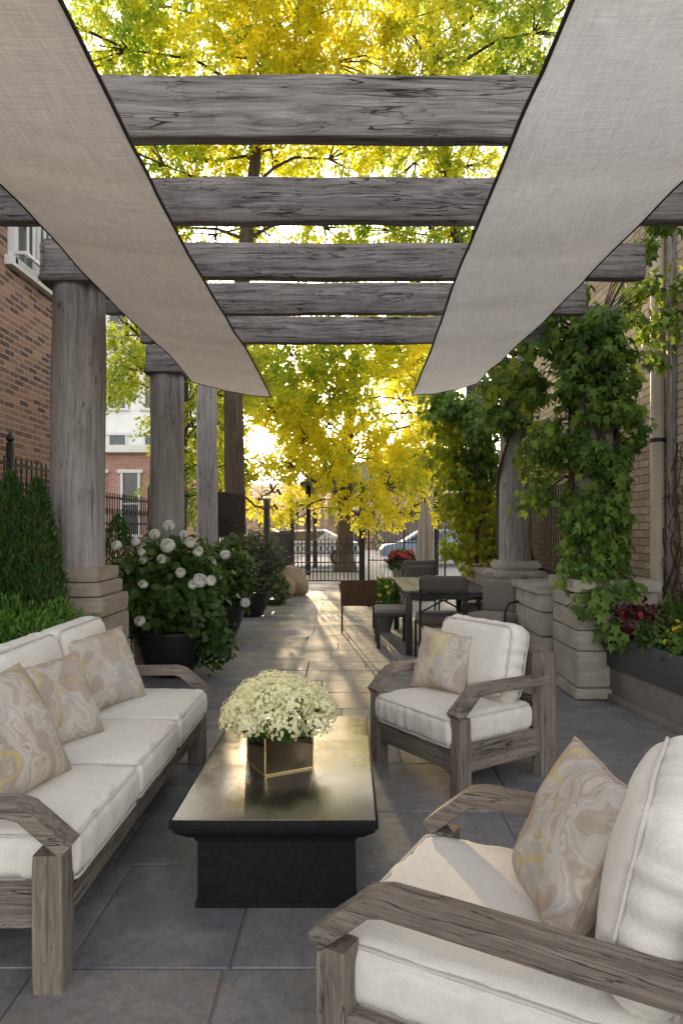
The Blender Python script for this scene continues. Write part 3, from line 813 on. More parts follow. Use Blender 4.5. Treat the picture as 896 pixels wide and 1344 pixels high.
MB().box((0, 0, .011), (.635, 1.285, .022), .003).build('plinth', 'dark_wood', t)

t = thing('glass_vase', 'square bronze mirrored glass vase on the coffee table', 'vase', (-.325, 3.24, .3815), R(28))
s_ = .118
vb = MB()
outer = [[(a * s_, b * s_, z) for a, b in ((-1, -1), (1, -1), (1, 1), (-1, 1))] for z in (0, .185)]
inner = [[(a * (s_ - .006), b * (s_ - .006), z) for a, b in ((-1, -1), (1, -1), (1, 1), (-1, 1))] for z in (.185, .012)]
vb.loft(outer + inner); vb.build('vase_body', 'vase', t, False)
ve = MB()
for a, b in ((-1, -1), (1, -1), (1, 1), (-1, 1)): ve.box((a * s_, b * s_, .0925), (.007, .007, .185), .002)
for z in (.004, .183):
    for a in (-1, 1): ve.box((a * s_, 0, z), (.007, s_ * 2, .006)); ve.box((0, a * s_, z), (s_ * 2, .007, .006))
ve.build('gold_edging', 'vase_edge', t)

t = thing('hydrangea_bouquet', 'bunch of cream hydrangea heads standing in the bronze vase', 'bouquet', (-.325, 3.24, .42))
heads = []
for i in range(17):
    a = i * 2.399; rr = .20 * math.sqrt((i + .3) / 17)
    zz = .31 - 2.3 * rr * rr + random.uniform(-.012, .012)
    heads.append((rr * math.cos(a) * 1.08, rr * math.sin(a), zz, random.uniform(.075, .10)))
for i in range(8):
    a = i * PI / 4 + .2
    heads.append((.20 * math.cos(a) * 1.05, .19 * math.sin(a), .165 + random.uniform(-.02, .03), random.uniform(.065, .085)))
for hx, hy, hz, hr in heads:
    n = 280
    d = rdir(n); d[:, 2] = np.where(d[:, 2] < -.5, -d[:, 2], d[:, 2])
    c = np.array([hx, hy, hz]) + d * hr * rng.uniform(.86, 1.08, (n, 1)) * np.array([1, 1, .85])
    P, A, N, sz, tn = [], [], [], [], []
    for k in range(n):
        u = np.cross(d[k], rdir(1)[0]); u /= np.linalg.norm(u); w_ = np.cross(d[k], u)
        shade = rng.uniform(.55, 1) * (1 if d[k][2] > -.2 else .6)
        r0 = rng.uniform(.0078, .0115)
        for q in range(4):
            an = q * PI / 2
            P.append(c[k]); A.append(u * math.cos(an) + w_ * math.sin(an) + d[k] * rng.uniform(.05, .35)); N.append(d[k]); sz.append(r0); tn.append(shade)
    leafmesh('flower_head', P, A, N, sz, 'petal', 'cream_petal', t, tn)
    # closed green heart under the florets
st = MB()
for hx, hy, hz, hr in heads: st.tube([(hx * .25, hy * .25, -.015), (hx * .6, hy * .6, hz * .45), (hx, hy, hz)], [.004, .004, .012], 6)
st.build('stems', 'green_stem', t)
n = 60; a = rng.uniform(0, 2 * PI, n)
P = np.stack([np.cos(a) * .13, np.sin(a) * .13, rng.uniform(.13, .2, n)], 1); A = np.stack([np.cos(a), np.sin(a), rng.uniform(-.7, .2, n)], 1)
leafmesh('leaves', P, A, np.tile([0, 0, 1.], (n, 1)) + rdir(n) * .3, rng.uniform(.05, .09, n), 'round', 'leaf_bright', t, rng.uniform(0, .8, n))

# ------------------------------------------------------------------ dining set
t = thing('dining_table', 'dark metal dining table with a grey top at the right of the path', 'table', (1.17, 9.1, 0))
m = MB()
for i in range(6): m.box((-.44 + .176 * i, 0, .745), (.168, 2.2, .028), .004)
m.build('tabletop', 'pad_table', t) if 'pad_table' in M else m.build('tabletop', plain('grey table slats', (.11, .10, .092), .4, 0, .25, 5), t)
m = MB(); m.box((0, -1.05, .69), (.98, .03, .08)); m.box((0, 1.05, .69), (.98, .03, .08)); m.box((-.48, 0, .69), (.03, 2.1, .08)); m.box((.48, 0, .69), (.03, 2.1, .08)); m.build('table_apron', 'chair_metal', t)
for sx in (-1, 1):
    for sy in (-1, 1): MB().box((sx * .46, sy * 1.05, .365), (.075, .075, .73), .006).build('leg', 'chair_metal', t)

def dining_chair(lab, loc, rz, pad='chair_pad'):
    t = thing('dining_chair', lab, 'chair', loc, rz, 'dining chairs')
    w, d = .25, .24
    for sx in (-1, 1):
        MB().tube([(sx * w, -d, 0), (sx * w, -d, .43)], .014, 8).build('leg', 'chair_metal', t)
        MB().tube([(sx * w, d + .05, 0), (sx * w, d, .25), (sx * w, d, .45), (sx * w, d + .07, .93)], .014, 8).build('leg', 'chair_metal', t)
    m = MB(); m.box((0, 0, .42), (.5, .49, .03), .004); m.build('seat_frame', 'chair_metal', t)
    m = MB(); cushion(m, .50, .48, .11, .035, .02, .004, mat=Matrix.Translation(Vector((0, -.01, .475))), n=(10, 10, 3)); m.build('seat_cushion', pad, t, ang=80)
    m = MB(); rot = Matrix.Rotation(R(8.5), 4, 'X')
    m.box((0, d + .062, .885), (.5, .022, .085), .006, rot=Matrix.Rotation(R(-8.5), 4, 'X'))
    m.box((0, d + .015, .56), (.5, .02, .03), .004)
    m.tube([(-w, d + .015, .57), (w, d + .055, .85)], .011, 6); m.tube([(w, d + .015, .57), (-w, d + .055, .85)], .011, 6)
    m.lathe([(.0, -.012), (.045, -.008), (.05, 0), (.045, .008), (0, .012)], (0, d + .035, .71), 16)
    m.build('backrest', 'chair_metal', t)
    m = MB(); cushion(m, .52, .17, .10, .045, .01, .003, mat=Matrix.Translation(Vector((0, d + .045, .885))) @ Matrix.Rotation(R(85), 4, 'X'), n=(10, 4, 3)); m.build('head_cushion', pad, t, ang=80)
    return t
dining_chair('dark metal chair with a crossed back, at the near end of the dining table', (1.03, 7.72, 0), R(180), 'chair_pad')
def arm_chair(lab, loc, rz, pad):
    t = dining_chair(lab, loc, rz, pad)
    for sx in (-1, 1):
        MB().tube([(sx * .255, -.20, .43), (sx * .27, -.22, .60), (sx * .27, -.15, .67), (sx * .27, .1, .68), (sx * .255, .26, .66)], .013, 8).build('arm', 'chair_metal', t)
    m = MB(); cushion(m, .45, .38, .10, .045, .03, .004, mat=Matrix.Translation(Vector((0, .20, .71))) @ Matrix.Rotation(R(82), 4, 'X'), n=(10, 8, 3)); m.build('back_cushion', pad, t, ang=80)
    return t
arm_chair('curved arm dining chair nearest the stone wall, at the right side of the table', (1.62, 7.72, 0), R(-40), 'pad_light')
arm_chair('arm chair with a pale cushion halfway along the right side of the dining table', (1.72, 8.55, 0), R(-80), 'pad_light')
arm_chair('dark arm chair at the far end of the dining table', (1.12, 10.6, 0), R(0), 'chair_pad')
# bench stool on the left of the table
t = thing('dining_stool', 'backless dark stool with a pale pad on the left of the dining table', 'stool', (.55, 8.75, 0), 0)
for sx in (-1, 1):
    for sy in (-1, 1): MB().box((sx * .18, sy * .26, .20), (.04, .04, .40), .004).build('leg', 'chair_metal', t)
MB().box((0, 0, .405), (.42, .6, .03), .004).build('seat_frame', 'chair_metal', t)
m = MB(); cushion(m, .42, .6, .06, .028, .012, .003, mat=Matrix.Translation(Vector((0, 0, .452))), n=(10, 12, 3)); m.build('seat_cushion', 'pad_light', t, ang=80)
# wicker chair
t = thing('wicker_chair', 'thin legged chair with a woven brown back, standing in the path', 'chair', (.14, 9.95, 0), R(180))
m = MB(); m.box((0, .22, .57), (.50, .03, .36), .008, rot=Matrix.Rotation(R(-6), 4, 'X')); m.build('backrest', 'wicker', t)
m = MB(); m.box((0, -.02, .40), (.48, .46, .04), .01); m.build('seat', 'wicker', t)
for sx in (-1, 1):
    MB().tube([(sx * .23, .24, 0), (sx * .23, .20, .40), (sx * .24, .24, .75)], .012, 8).build('leg', 'rust', t)
    MB().tube([(sx * .23, -.25, 0), (sx * .23, -.22, .40)], .012, 8).build('leg', 'rust', t)
    MB().tube([(sx * .24, .24, .70), (sx * .27, .05, .66), (sx * .26, -.2, .63), (sx * .23, -.22, .42)], .014, 8).build('arm', 'rust', t)

# ------------------------------------------------------------------ planter on the right
RP = Matrix.Translation(Vector((2.24, 6.02, 0))) @ Matrix.Rotation(R(7.1), 4, 'Z')
t = thing('long_planter', 'long charcoal and grey planter box along the right edge', 'planter', (2.24, 6.02, 0), R(7.1))
m = MB(); m.box((.02, -1.5, .435), (.04, 3.0, .275), .008); m.box((.70, -1.5, .435), (.04, 3.0, .275), .008); m.box((.36, -.02, .435), (.64, .04, .274), .006); m.box((.36, -2.98, .435), (.64, .04, .274), .006)
m.build('upper_panel', 'planter_dark', t)
m = MB(); m.box((.37, -1.5, .148), (.68, 2.96, .292), .006); m.build('lower_panel', 'planter_grey', t)
m = MB(); m.box((.355, -1.5, .03), (.72, 3.0, .06), .006); m.build('plinth', 'planter_grey', t)
MB().box((.36, -1.5, .48), (.63, 2.9, .08)).build('soil', 'soil', t, False)

def bush(P, name, parent, n, rad, mat, shape, s0, s1, tlo=0, thi=1, c=(0, 0, 0), up=.3, shell=.55, noisy=.35, seed=0.0):
    d = rdir(n); rr = rng.uniform(shell, 1, n) ** .6
    r3 = np.array(rad)
    lump = np.array([1 + noisy * noise.noise(Vector((x * 2.3 + seed, y * 2.3, z * 2.3))) + noisy * .7 * noise.noise(Vector((x * 6 + seed, y * 6, z * 6))) for x, y, z in d])
    pos = np.array(c) + d * r3 * (rr * lump)[:, None]
    nrm = d + rdir(n) * .55 + np.array([0, 0, .35])
    ax = rdir(n) * .8 + d * .5 + np.array([0, 0, up])
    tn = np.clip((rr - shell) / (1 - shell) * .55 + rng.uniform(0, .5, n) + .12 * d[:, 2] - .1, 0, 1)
    return leafmesh(name, pos, ax, nrm, rng.uniform(s0, s1, n), shape, mat, parent, tlo + (thi - tlo) * tn)

def blooms(parent, n, rad, mat, c, s=.016, nm='bloom', k=5, zmin=.2):
    for i in range(n):
        while True:
            d = rdir(1)[0]
            if d[2] > zmin and d[0] < .75: break
        p = np.array(c) + d * np.array(rad) * rng.uniform(.95, 1.12)
        u = np.cross(d, rdir(1)[0]); u /= np.linalg.norm(u); w_ = np.cross(d, u)
        P, A, N, sz = [], [], [], []
        for ly in range(2):
            for q in range(k):
                an = 2 * PI * q / k + ly * .6
                P.append(p + d * .004 * ly); A.append(u * math.cos(an) + w_ * math.sin(an) + d * (.25 + .5 * ly)); N.append(d); sz.append(s * (1 - .3 * ly))
        leafmesh(nm, P, A, N, sz, 'round', mat, parent, rng.uniform(0, 1, len(P)))

def planting(lx, ly, rad, leaf, shape, ls, lab, bl=(), n=700, nm='flowering_plant', grp='bedding plants in the long planter'):
    p = RP @ Vector((lx, ly, .50))
    t = thing(nm, lab, 'plant', p, 0, grp)
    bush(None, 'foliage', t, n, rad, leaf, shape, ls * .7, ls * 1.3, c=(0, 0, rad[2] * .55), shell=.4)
    for cnt, mt, s in bl: blooms(t, cnt, rad, mt, (0, 0, rad[2] * .6), s)
    m = MB()
    for q in range(7):
        a = q * .9; m.tube([(0, 0, -.02), (.5 * rad[0] * math.cos(a), .5 * rad[1] * math.sin(a), rad[2] * .6), (.8 * rad[0] * math.cos(a), .8 * rad[1] * math.sin(a), rad[2] * .95)], [.005, .004, .002], 5)
    m.build('stems', 'green_stem', t)
planting(.20, -.20, (.22, .24, .24), 'burgundy', 'rhomb', .055, 'burgundy leaved plant with red flowers at the far end of the planter', [(7, 'red_petal', .022)], 800)
planting(.50, -.28, (.22, .24, .26), 'leaf_bright', 'maple', .06, 'lime green leafy plant against the pier end of the planter', (), 450)
planting(.20, -.62, (.22, .22, .17), 'leaf_rose', 'round', .04, 'low green plant with yellow flowers beside the burgundy one', [(10, 'yellow_petal', .024)], 900)
planting(.24, -.98, (.24, .24, .18), 'leaf_bright', 'round', .04, 'bright green bedding plant with yellow blooms in mid planter', [(13, 'yellow_petal', .026)], 900)
planting(.22, -1.36, (.23, .23, .18), 'leaf_rose', 'round', .042, 'dark green plant with orange red flowers by the photo edge', [(9, 'red_petal', .030)], 900)
planting(.55, -.78, (.22, .26, .22), 'burgundy', 'rhomb', .05, 'burgundy foliage plant at the back of the planter', (), 600)
p = RP @ Vector((.47, -.52, .5))
m = MB(); bm = bmesh.new(); bmesh.ops.create_icosphere(bm, subdivisions=3, radius=.13)
for v in bm.verts: v.co *= 1 + .25 * sn(v.co, 6, 2.0); v.co.z *= .95
bm.verts.index_update(); m.add([v.co.copy() for v in bm.verts], [[v.index for v in f.verts] for f in bm.faces]); bm.free()
o = m.build('rock', 'rock_grey', ang=60); o.location = p + Vector((0, 0, .14)); tag(o, 'grey rough stone among the flowers at the back of the planter', 'rock')

def conifer(name, lab, loc, h, r, mat, n, grp=None, size=.05):
    t = thing(name, lab, 'shrub', loc, 0, grp)
    MB().tube([(0, 0, 0), (0, 0, h * .9)], [.03, .006], 8).build('trunk', 'bark', t)
    u = rng.uniform(0, 1, n) ** .75; z = h * (.03 + .97 * (1 - u ** .8) if False else .03 + .97 * (1 - u))
    a = rng.uniform(0, 2 * PI, n)
    prof = r * np.clip(np.sin(np.clip(1 - z / h, 0, 1) ** .85 * PI * .60), 0, None)
    lump = np.array([1 + .36 * noise.noise(Vector((math.cos(q) * 1.8, math.sin(q) * 1.8 + loc[1], zz * 4))) + .18 * noise.noise(Vector((math.cos(q) * 4 + loc[0], math.sin(q) * 4, zz * 9))) for q, zz in zip(a, z)])
    rr = prof * lump * rng.uniform(.55, 1.04, n) ** .5
    pos = np.stack([np.cos(a) * rr, np.sin(a) * rr, z], 1)
    out = np.stack([np.cos(a), np.sin(a), np.zeros(n)], 1)
    ax = out * .55 + np.array([0, 0, 1.0]) + rdir(n) * .45
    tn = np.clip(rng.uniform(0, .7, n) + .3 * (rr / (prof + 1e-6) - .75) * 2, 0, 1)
    leafmesh('foliage', pos, ax, out + rdir(n) * .8, rng.uniform(size * .7, size * 1.3, n), 'needle', mat, t, tn)
    return t
G = 'conical evergreens behind the sofa'
conifer('evergreen_shrub', 'conical evergreen cut by the left photo edge, before the fence', (-2.33, 4.42, .64), 1.15, .19, 'leaf_thuja', 6500, G, .042)
conifer('evergreen_shrub', 'middle conical evergreen of the three behind the sofa', (-2.16, 4.40, .64), 1.21, .17, 'leaf_thuja', 6500, G, .042)
conifer('evergreen_shrub', 'conical evergreen right beside the nearest left column', (-2.00, 4.42, .64), 1.16, .17, 'leaf_thuja', 6500, G, .042)
conifer('evergreen_shrub', 'dark evergreen between the nearest and middle left columns', (-2.55, 7.6, 0), 1.62, .40, 'leaf_thuja', 7000)
conifer('evergreen_shrub', 'small dark evergreen behind the rose bush next to the middle left column', (-2.35, 8.6, 0), 1.55, .38, 'leaf_thuja', 6000)
conifer('evergreen_shrub', 'soft green conifer at the right edge, rising from the planter back', RP @ Vector((.50, -.98, .5)), .78, .26, 'leaf_thuja', 5000)
# stone trough and juniper mounds behind the sofa
t = thing('stone_trough', 'grey stone trough behind the sofa holding low green shrubs', 'planter', (-2.38, 3.41, 0))
m = MB()
for (c, s) in (((.45, 0, .38), (.09, 2.4, .76)), ((-.45, 0, .38), (.09, 2.4, .76)), ((0, 1.155, .38), (.81, .09, .758)), ((0, -1.155, .38), (.81, .09, .758))): rough_block(m, c, s, .02, .006, c[0], 5)
m.build('trough_walls', 'rock_grey', t, ang=50)
MB().box((0, 0, .36), (.8, 2.1, .60)).build('soil', 'soil', t, False)
for i, (x, y, r, lab) in enumerate(((-1.98, 4.20, .34, 'bright green low juniper mound behind the far sofa end'), (-2.5, 3.95, .36, 'bright green juniper mound at the back of the stone trough'), (-2.4, 3.2, .34, 'bright green juniper mound at the near end of the stone trough'))):
    t = thing('juniper_mound', lab, 'shrub', (x, y, .76), 0, 'low green shrubs in the stone trough')
    bush(None, 'foliage', t, 7000, (r * 1.05, r, .21), 'leaf_bright', 'needle', .03, .06, c=(0, 0, .06), up=.8, shell=.3, noisy=.4, seed=i * 3)
    m = MB()
    for q in range(8): m.tube([(0, 0, -.02), (.2 * math.cos(q * .8), .2 * math.sin(q * .8), .12)], [.012, .004], 6)
    m.build('stems', 'stem', t)

# ------------------------------------------------------------------ pots and bushes on the left
def pot(lab, loc, r, h):
    m = MB(); m.lathe([(r * .55, 0), (r * .62, .02), (r * .80, h * .35), (r * .96, h * .75), (r, h * .93), (r * 1.05, h * .94), (r * 1.05, h), (r * .96, h), (r * .94, h * .9), (.01, h * .88)], n=40)
    t = thing('plant_pot', lab, 'pot', loc, 0, 'black bowl pots along the path')
    m.build('bowl', 'black', t, ang=30)
    MB().lathe([(.01, h * .89), (r * .93, h * .9), (.01, h * .93)], n=24, cap=False).build('soil', 'soil', t)
    return t
def rose(mbname, parent, p, rad, out):
    d = Vector(out).normalized(); F = frame(d, (0.1, .2, 1))
    V, tn = [], []
    m = MB(); layers = [(3, .40, .15, .8), (4, .62, .40, .75), (5, .82, .62, .70), (5, .98, .88, .72), (6, 1.12, 1.22, .66)]
    for li, (k, rl, th1, wd) in enumerate(layers):
        for q in range(k):
            an = 2 * PI * q / k + li * .7 + random.uniform(-.2, .2)
            T = Matrix.Translation(p) @ F
            j = random.uniform(.93, 1.07); t1 = th1 + random.uniform(-.12, .12)
            g_ = []
            for iv in range(5):
                v = iv / 4; row = []
                for iu in range(5):
                    u = -1 + iu / 2
                    th = 2.5 + (t1 + .28 * u * u - 2.5) * v
                    ph = an + u * wd * (.45 + .55 * math.sin(min(1, v * 1.1) * PI * .55))
                    r_ = rad * rl * j * (1 + .10 * max(0, v - .6) + .035 * u)
                    row.append(Vector((r_ * math.sin(th) * math.cos(ph), r_ * math.sin(th) * math.sin(ph), r_ * .82 * math.cos(th))))
                g_.append([T @ a for a in row])
            m.loft(g_, closed=False, cap=False)
            tn += [random.uniform(0, 1)] * 25
    return m.build(mbname, 'petal', parent, ang=70, tint=tn)

pot('largest black bowl pot, holding the white roses', (-1.80, 7.0, 0), .345, .46)
t = thing('rose_bush', 'leafy bush with large white roses in the nearest black pot', 'rose bush', (-1.80, 7.0, .38))
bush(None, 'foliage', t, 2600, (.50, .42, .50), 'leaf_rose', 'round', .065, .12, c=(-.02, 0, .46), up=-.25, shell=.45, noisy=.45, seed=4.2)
bush(None, 'trailing_foliage', t, 500, (.22, .2, .34), 'leaf_rose', 'round', .05, .09, c=(.42, -.05, .02), up=-.6, shell=.2, noisy=.5, seed=8.2)
m = MB()
for q in range(14):
    a = q * 2.4; m.tube([(0, 0, 0), (.2 * math.cos(a), .2 * math.sin(a), .4), (.4 * math.cos(a), .34 * math.sin(a), .8 + .1 * math.sin(q))], [.01, .007, .004], 6)
m.build('stems', 'stem', t)
for px, py in ((153, 716), (178, 711), (186, 725), (188, 735), (212, 734), (220, 716), (222, 690), (203, 701), (241, 701), (250, 712), (237, 752), (188, 767), (262, 762), (253, 767), (277, 762), (184, 815), (260, 724)):
    dx = (px - 212) / 70.0; Y = 6.62 + .22 * abs(dx) - (.12 if py > 745 else 0) + (.25 if py < 705 else 0)
    w = at(px, py, Y) - Vector((-1.80, 7.0, .38))
    rose('bloom', t, w, random.uniform(.034, .052) if (px, py) not in ((220, 716), (262, 762)) else .062, (dx * .6, -.9, .5))
m = MB()
for px, py in ((222, 690), (203, 701), (241, 701)):
    w = at(px, py, 6.85) - Vector((-1.80, 7.0, .38)); m.tube([w + Vector((0, .1, -.3)), w + Vector((0, .05, -.12)), w], .005, 5)
m.build('flower_stems', 'green_stem', t)

pot('middle black bowl pot along the left of the path', (-1.74, 9.3, 0), .34, .44)
t = thing('leafy_shrub', 'dense dark green shrub in the middle black pot', 'shrub', (-1.74, 9.3, .38))
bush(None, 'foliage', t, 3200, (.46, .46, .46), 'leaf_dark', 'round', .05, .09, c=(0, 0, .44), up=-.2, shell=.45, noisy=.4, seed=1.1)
m = MB(); [m.tube([(0, 0, 0), (.3 * math.cos(q), .3 * math.sin(q), .6)], [.012, .004], 6) for q in range(7)]; m.build('stems', 'stem', t)
for k, (px, py) in enumerate(((322, 791), (279, 741), (296, 728))): rose('bloom', t, at(px, py, 8.85) - Vector((-1.74, 9.3, .38)), .055, (.2, -.9, .4))
pot('rear black bowl pot, nearest the open gate', (-1.64, 11.6, 0), .32, .42)
t = thing('leafy_shrub', 'olive grey shrub in the rear black pot beside the open gate', 'shrub', (-1.64, 11.6, .38))
bush(None, 'foliage', t, 3000, (.52, .50, .56), 'leaf_olive', 'rhomb', .06, .10, c=(0, 0, .45), up=.1, shell=.4, noisy=.5, seed=2.7)
m = MB(); [m.tube([(0, 0, 0), (.3 * math.cos(q), .3 * math.sin(q), .6)], [.012, .004], 6) for q in range(7)]; m.build('stems', 'stem', t)
for i, (px, py, Y, s, lab) in enumerate(((385, 772, 15.2, .33, 'larger tan boulder lying at the left foot of the gate'), (372, 782, 14.6, .25, 'smaller tan boulder in front of the other one by the gate'))):
    m = MB(); bm = bmesh.new(); bmesh.ops.create_icosphere(bm, subdivisions=3, radius=s)
    for v in bm.verts: v.co *= 1 + .3 * sn(v.co, 3, i * 5.0); v.co.z *= 1.15
    bm.verts.index_update(); m.add([v.co.copy() for v in bm.verts], [[v.index for v in f.verts] for f in bm.faces]); bm.free()
    o = m.build('boulder', 'rock', ang=60); q = at(px, py, Y); o.location = (q.x, q.y, s * .85); tag(o, lab, 'boulder', 'boulders by the gate')
t = thing('leafy_shrub', 'small grassy green plant between the rear pot and the boulders', 'plant', (-1.45, 13.3, 0))
bush(None, 'foliage', t, 900, (.28, .28, .34), 'leaf_dark', 'rhomb', .06, .11, c=(0, 0, .22), up=.8, seed=3.3)
t = thing('flower_pot', 'small pot of yellow flowers behind the stool at the dining table', 'flower pot', (.52, 9.9, 0))
MB().lathe([(.09, 0), (.15, .25), (.16, .27), (.14, .27), (.01, .24)], n=24).build('pot', 'planter_grey', t)
bush(None, 'foliage', t, 700, (.20, .2, .26), 'leaf_bright', 'rhomb', .06, .11, c=(0, 0, .46), up=.8, seed=5.3)
blooms(t, 16, (.2, .2, .28), 'yellow_petal', (0, 0, .48), .035)
t = thing('flower_pot', 'tall pot of red and purple flowers near the gate, right of the path', 'flower pot', (1.26, 16.0, 0))
MB().lathe([(.16, 0), (.24, .55), (.27, .6), (.24, .6), (.01, .56)], n=24).build('pot', 'planter_grey', t)
bush(None, 'foliage', t, 700, (.32, .3, .22), 'leaf_dark', 'round', .06, .11, c=(0, 0, .72), seed=6.3)
blooms(t, 24, (.34, .3, .26), 'red_petal', (0, 0, .74), .06); blooms(t, 18, (.34, .3, .24), 'purple_petal', (0, 0, .70), .06, zmin=-.1)

# ------------------------------------------------------------------ climbing vines
def vine(lab, c, z0, z1, parts, stems, mat, grp='climbing vines on the right columns', ls=(.075, .14)):
    t = thing('climbing_vine', lab, 'vine', (c[0], c[1], z0), 0, grp)
    m = MB()
    for s in range(stems):
        a0 = s * 2.1; pts = []
        for i in range(26):
            z = (z1 - z0) * i / 25; a = a0 + z * (.9 + .3 * math.sin(s)) + .3 * math.sin(z * 5 + s)
            pts.append((.205 * math.cos(a) * 1.0, .205 * math.sin(a), z))
        m.tube(pts, [.030 - .016 * i / 25 for i in range(26)], 7)
    for (cx, cy, cz, rx, ry, rz, n, mt) in parts:
        for q in range(3):
            e = Vector((cx + random.uniform(-.6, .6) * rx - c[0], cy + random.uniform(-.5, .5) * ry - c[1], cz - z0 + random.uniform(-.5, .5) * rz))
            s0 = Vector((0, 0, max(.1, min(z1 - z0 - .05, e.z + .2))))
            m.tube([s0, s0.lerp(e, .5) + Vector((0, 0, .08)), e], [.009, .006, .003], 5)
    m.build('stems', 'stem', t)
    groups = {}
    for (cx, cy, cz, rx, ry, rz, n, mt) in parts:
        n = int(n * 2.0); d = rdir(n); rr = rng.uniform(.25, 1.05, n) ** .7
        pos = np.array([cx - c[0], cy - c[1], cz - z0]) + d * rr[:, None] * np.array([rx, ry, rz])
        keep = np.array([noise.noise(Vector((p[0] * 4.2 + c[1], p[1] * 4.2, p[2] * 4.2))) > -.16 for p in pos])
        pos = pos[keep]; d = d[keep]; rr = rr[keep]; k = len(pos)
        ax = np.array([0, 0, -1.0]) + rdir(k) * .75 + d * .45
        nr = d * .8 + np.array([-.1, -.35, .55]) + rdir(k) * .75
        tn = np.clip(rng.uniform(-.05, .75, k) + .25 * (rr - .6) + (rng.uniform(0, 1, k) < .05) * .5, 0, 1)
        groups.setdefault(mt, []).append((pos, ax, nr, ls[0] + (ls[1] - ls[0]) * rng.uniform(0, 1, k) ** 1.4, tn))
    for mt, gs in groups.items():
        leafmesh('foliage', *[np.concatenate([g_[i] for g_ in gs]) for i in range(4)], 'maple', mt, t, np.concatenate([g_[4] for g_ in gs]))
    return t
LV, LG = 'leaf_vine', 'leaf_vine_gold'
P = []
for z, rx, n in ((1.10, .30, 230), (1.35, .32, 280), (1.62, .31, 280), (1.9, .33, 310), (2.2, .36, 340), (2.5, .36, 340), (2.8, .37, 360), (3.05, .34, 320), (3.28, .26, 200)):
    P.append((2.22, 6.2, z, rx, .36, .24, int(n * 1.35), LV))
def sp(px, py, Y, rx, rz, n, mt=LV, ry=.3):
    q = at(px, py, Y); P.append((q.x, q.y, q.z, rx, ry, rz, n, mt))
for a in ((710, 440, 6.4, .24, .22, 170), (700, 510, 6.5, .22, .2, 130), (715, 580, 6.3, .20, .2, 130), (712, 640, 6.5, .14, .18, 50), (740, 375, 6.1, .22, .18, 170), (835, 390, 6.2, .2, .22, 70), (868, 420, 6.3, .2, .18, 60), (848, 470, 6.2, .2, .15, 55),
          (830, 560, 6.1, .16, .2, 70), (838, 330, 5.9, .14, .12, 50), (880, 285, 5.6, .22, .08, 90), (780, 790, 5.9, .18, .13, 80), (812, 770, 5.85, .15, .12, 50), (800, 830, 5.85, .10, .10, 30), (668, 475, 6.9, .18, .13, 70)): sp(*a)
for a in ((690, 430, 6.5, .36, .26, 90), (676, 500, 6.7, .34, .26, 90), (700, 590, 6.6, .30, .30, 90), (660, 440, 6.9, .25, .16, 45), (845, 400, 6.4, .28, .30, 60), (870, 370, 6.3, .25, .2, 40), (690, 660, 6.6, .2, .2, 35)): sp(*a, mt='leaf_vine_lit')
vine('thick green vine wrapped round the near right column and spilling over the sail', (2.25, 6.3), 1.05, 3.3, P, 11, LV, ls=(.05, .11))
P = []
for z, rx, n in ((1.0, .28, 120), (1.3, .34, 150), (1.65, .4, 190), (2.0, .45, 230), (2.35, .5, 260), (2.7, .5, 260), (3.05, .45, 220)): P.append((1.95, 10.45, z, rx, .4, .28, n, LG if z < 2.1 else LV))
for a in ((600, 650, 10.2, .35, .5, 260, LG), (590, 560, 10.2, .45, .4, 330, LG), (575, 600, 10.4, .4, .4, 200, LG), (590, 530, 9.8, .5, .25, 300, LV), (630, 560, 9.6, .3, .3, 170, LV), (600, 715, 10.2, .25, .25, 150, LG)): sp(*a)
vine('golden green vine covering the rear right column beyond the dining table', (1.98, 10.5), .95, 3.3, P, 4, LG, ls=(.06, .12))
P = []
for z, n in ((2.7, 40), (2.95, 80), (3.15, 80)): P.append((1.95, 8.05, z, .32, .3, .22, n, LV))
for a in ((655, 540, 8.0, .28, .22, 120), (700, 570, 8.1, .22, .25, 80), (650, 500, 7.9, .28, .14, 110)): sp(*a)
vine('light green vine hanging from the top of the bare grey right column', (1.99, 8.2), 1.1, 3.25, P, 2, LV, ls=(.06, .12))
# bare stems up the buff wall
t = thing('wall_vine', 'bare brown vine stems climbing the buff wall beside the downpipe', 'vine', (2.98, 6.45, .3))
m = MB()
for s in range(7):
    p = Vector((.09, .15 * (s - 3) * .6, .2)); pts = [p.copy()]
    for i in range(22):
        p = p + Vector((0, random.uniform(-.07, .07), random.uniform(.05, .11))); p.x = .08 + random.uniform(-.015, .015); pts.append(p.copy())
        if i % 5 == 3:
            q = p + Vector((-.02, random.choice((-1, 1)) * random.uniform(.12, .35), random.uniform(.05, .3))); m.tube([p, p.lerp(q, .5) + Vector((0, 0, .06)), q], [.006, .005, .002], 5)
    m.tube(pts, [.014 - .010 * i / len(pts) for i in range(len(pts))], 6)
m.build('stems', 'stem', t)

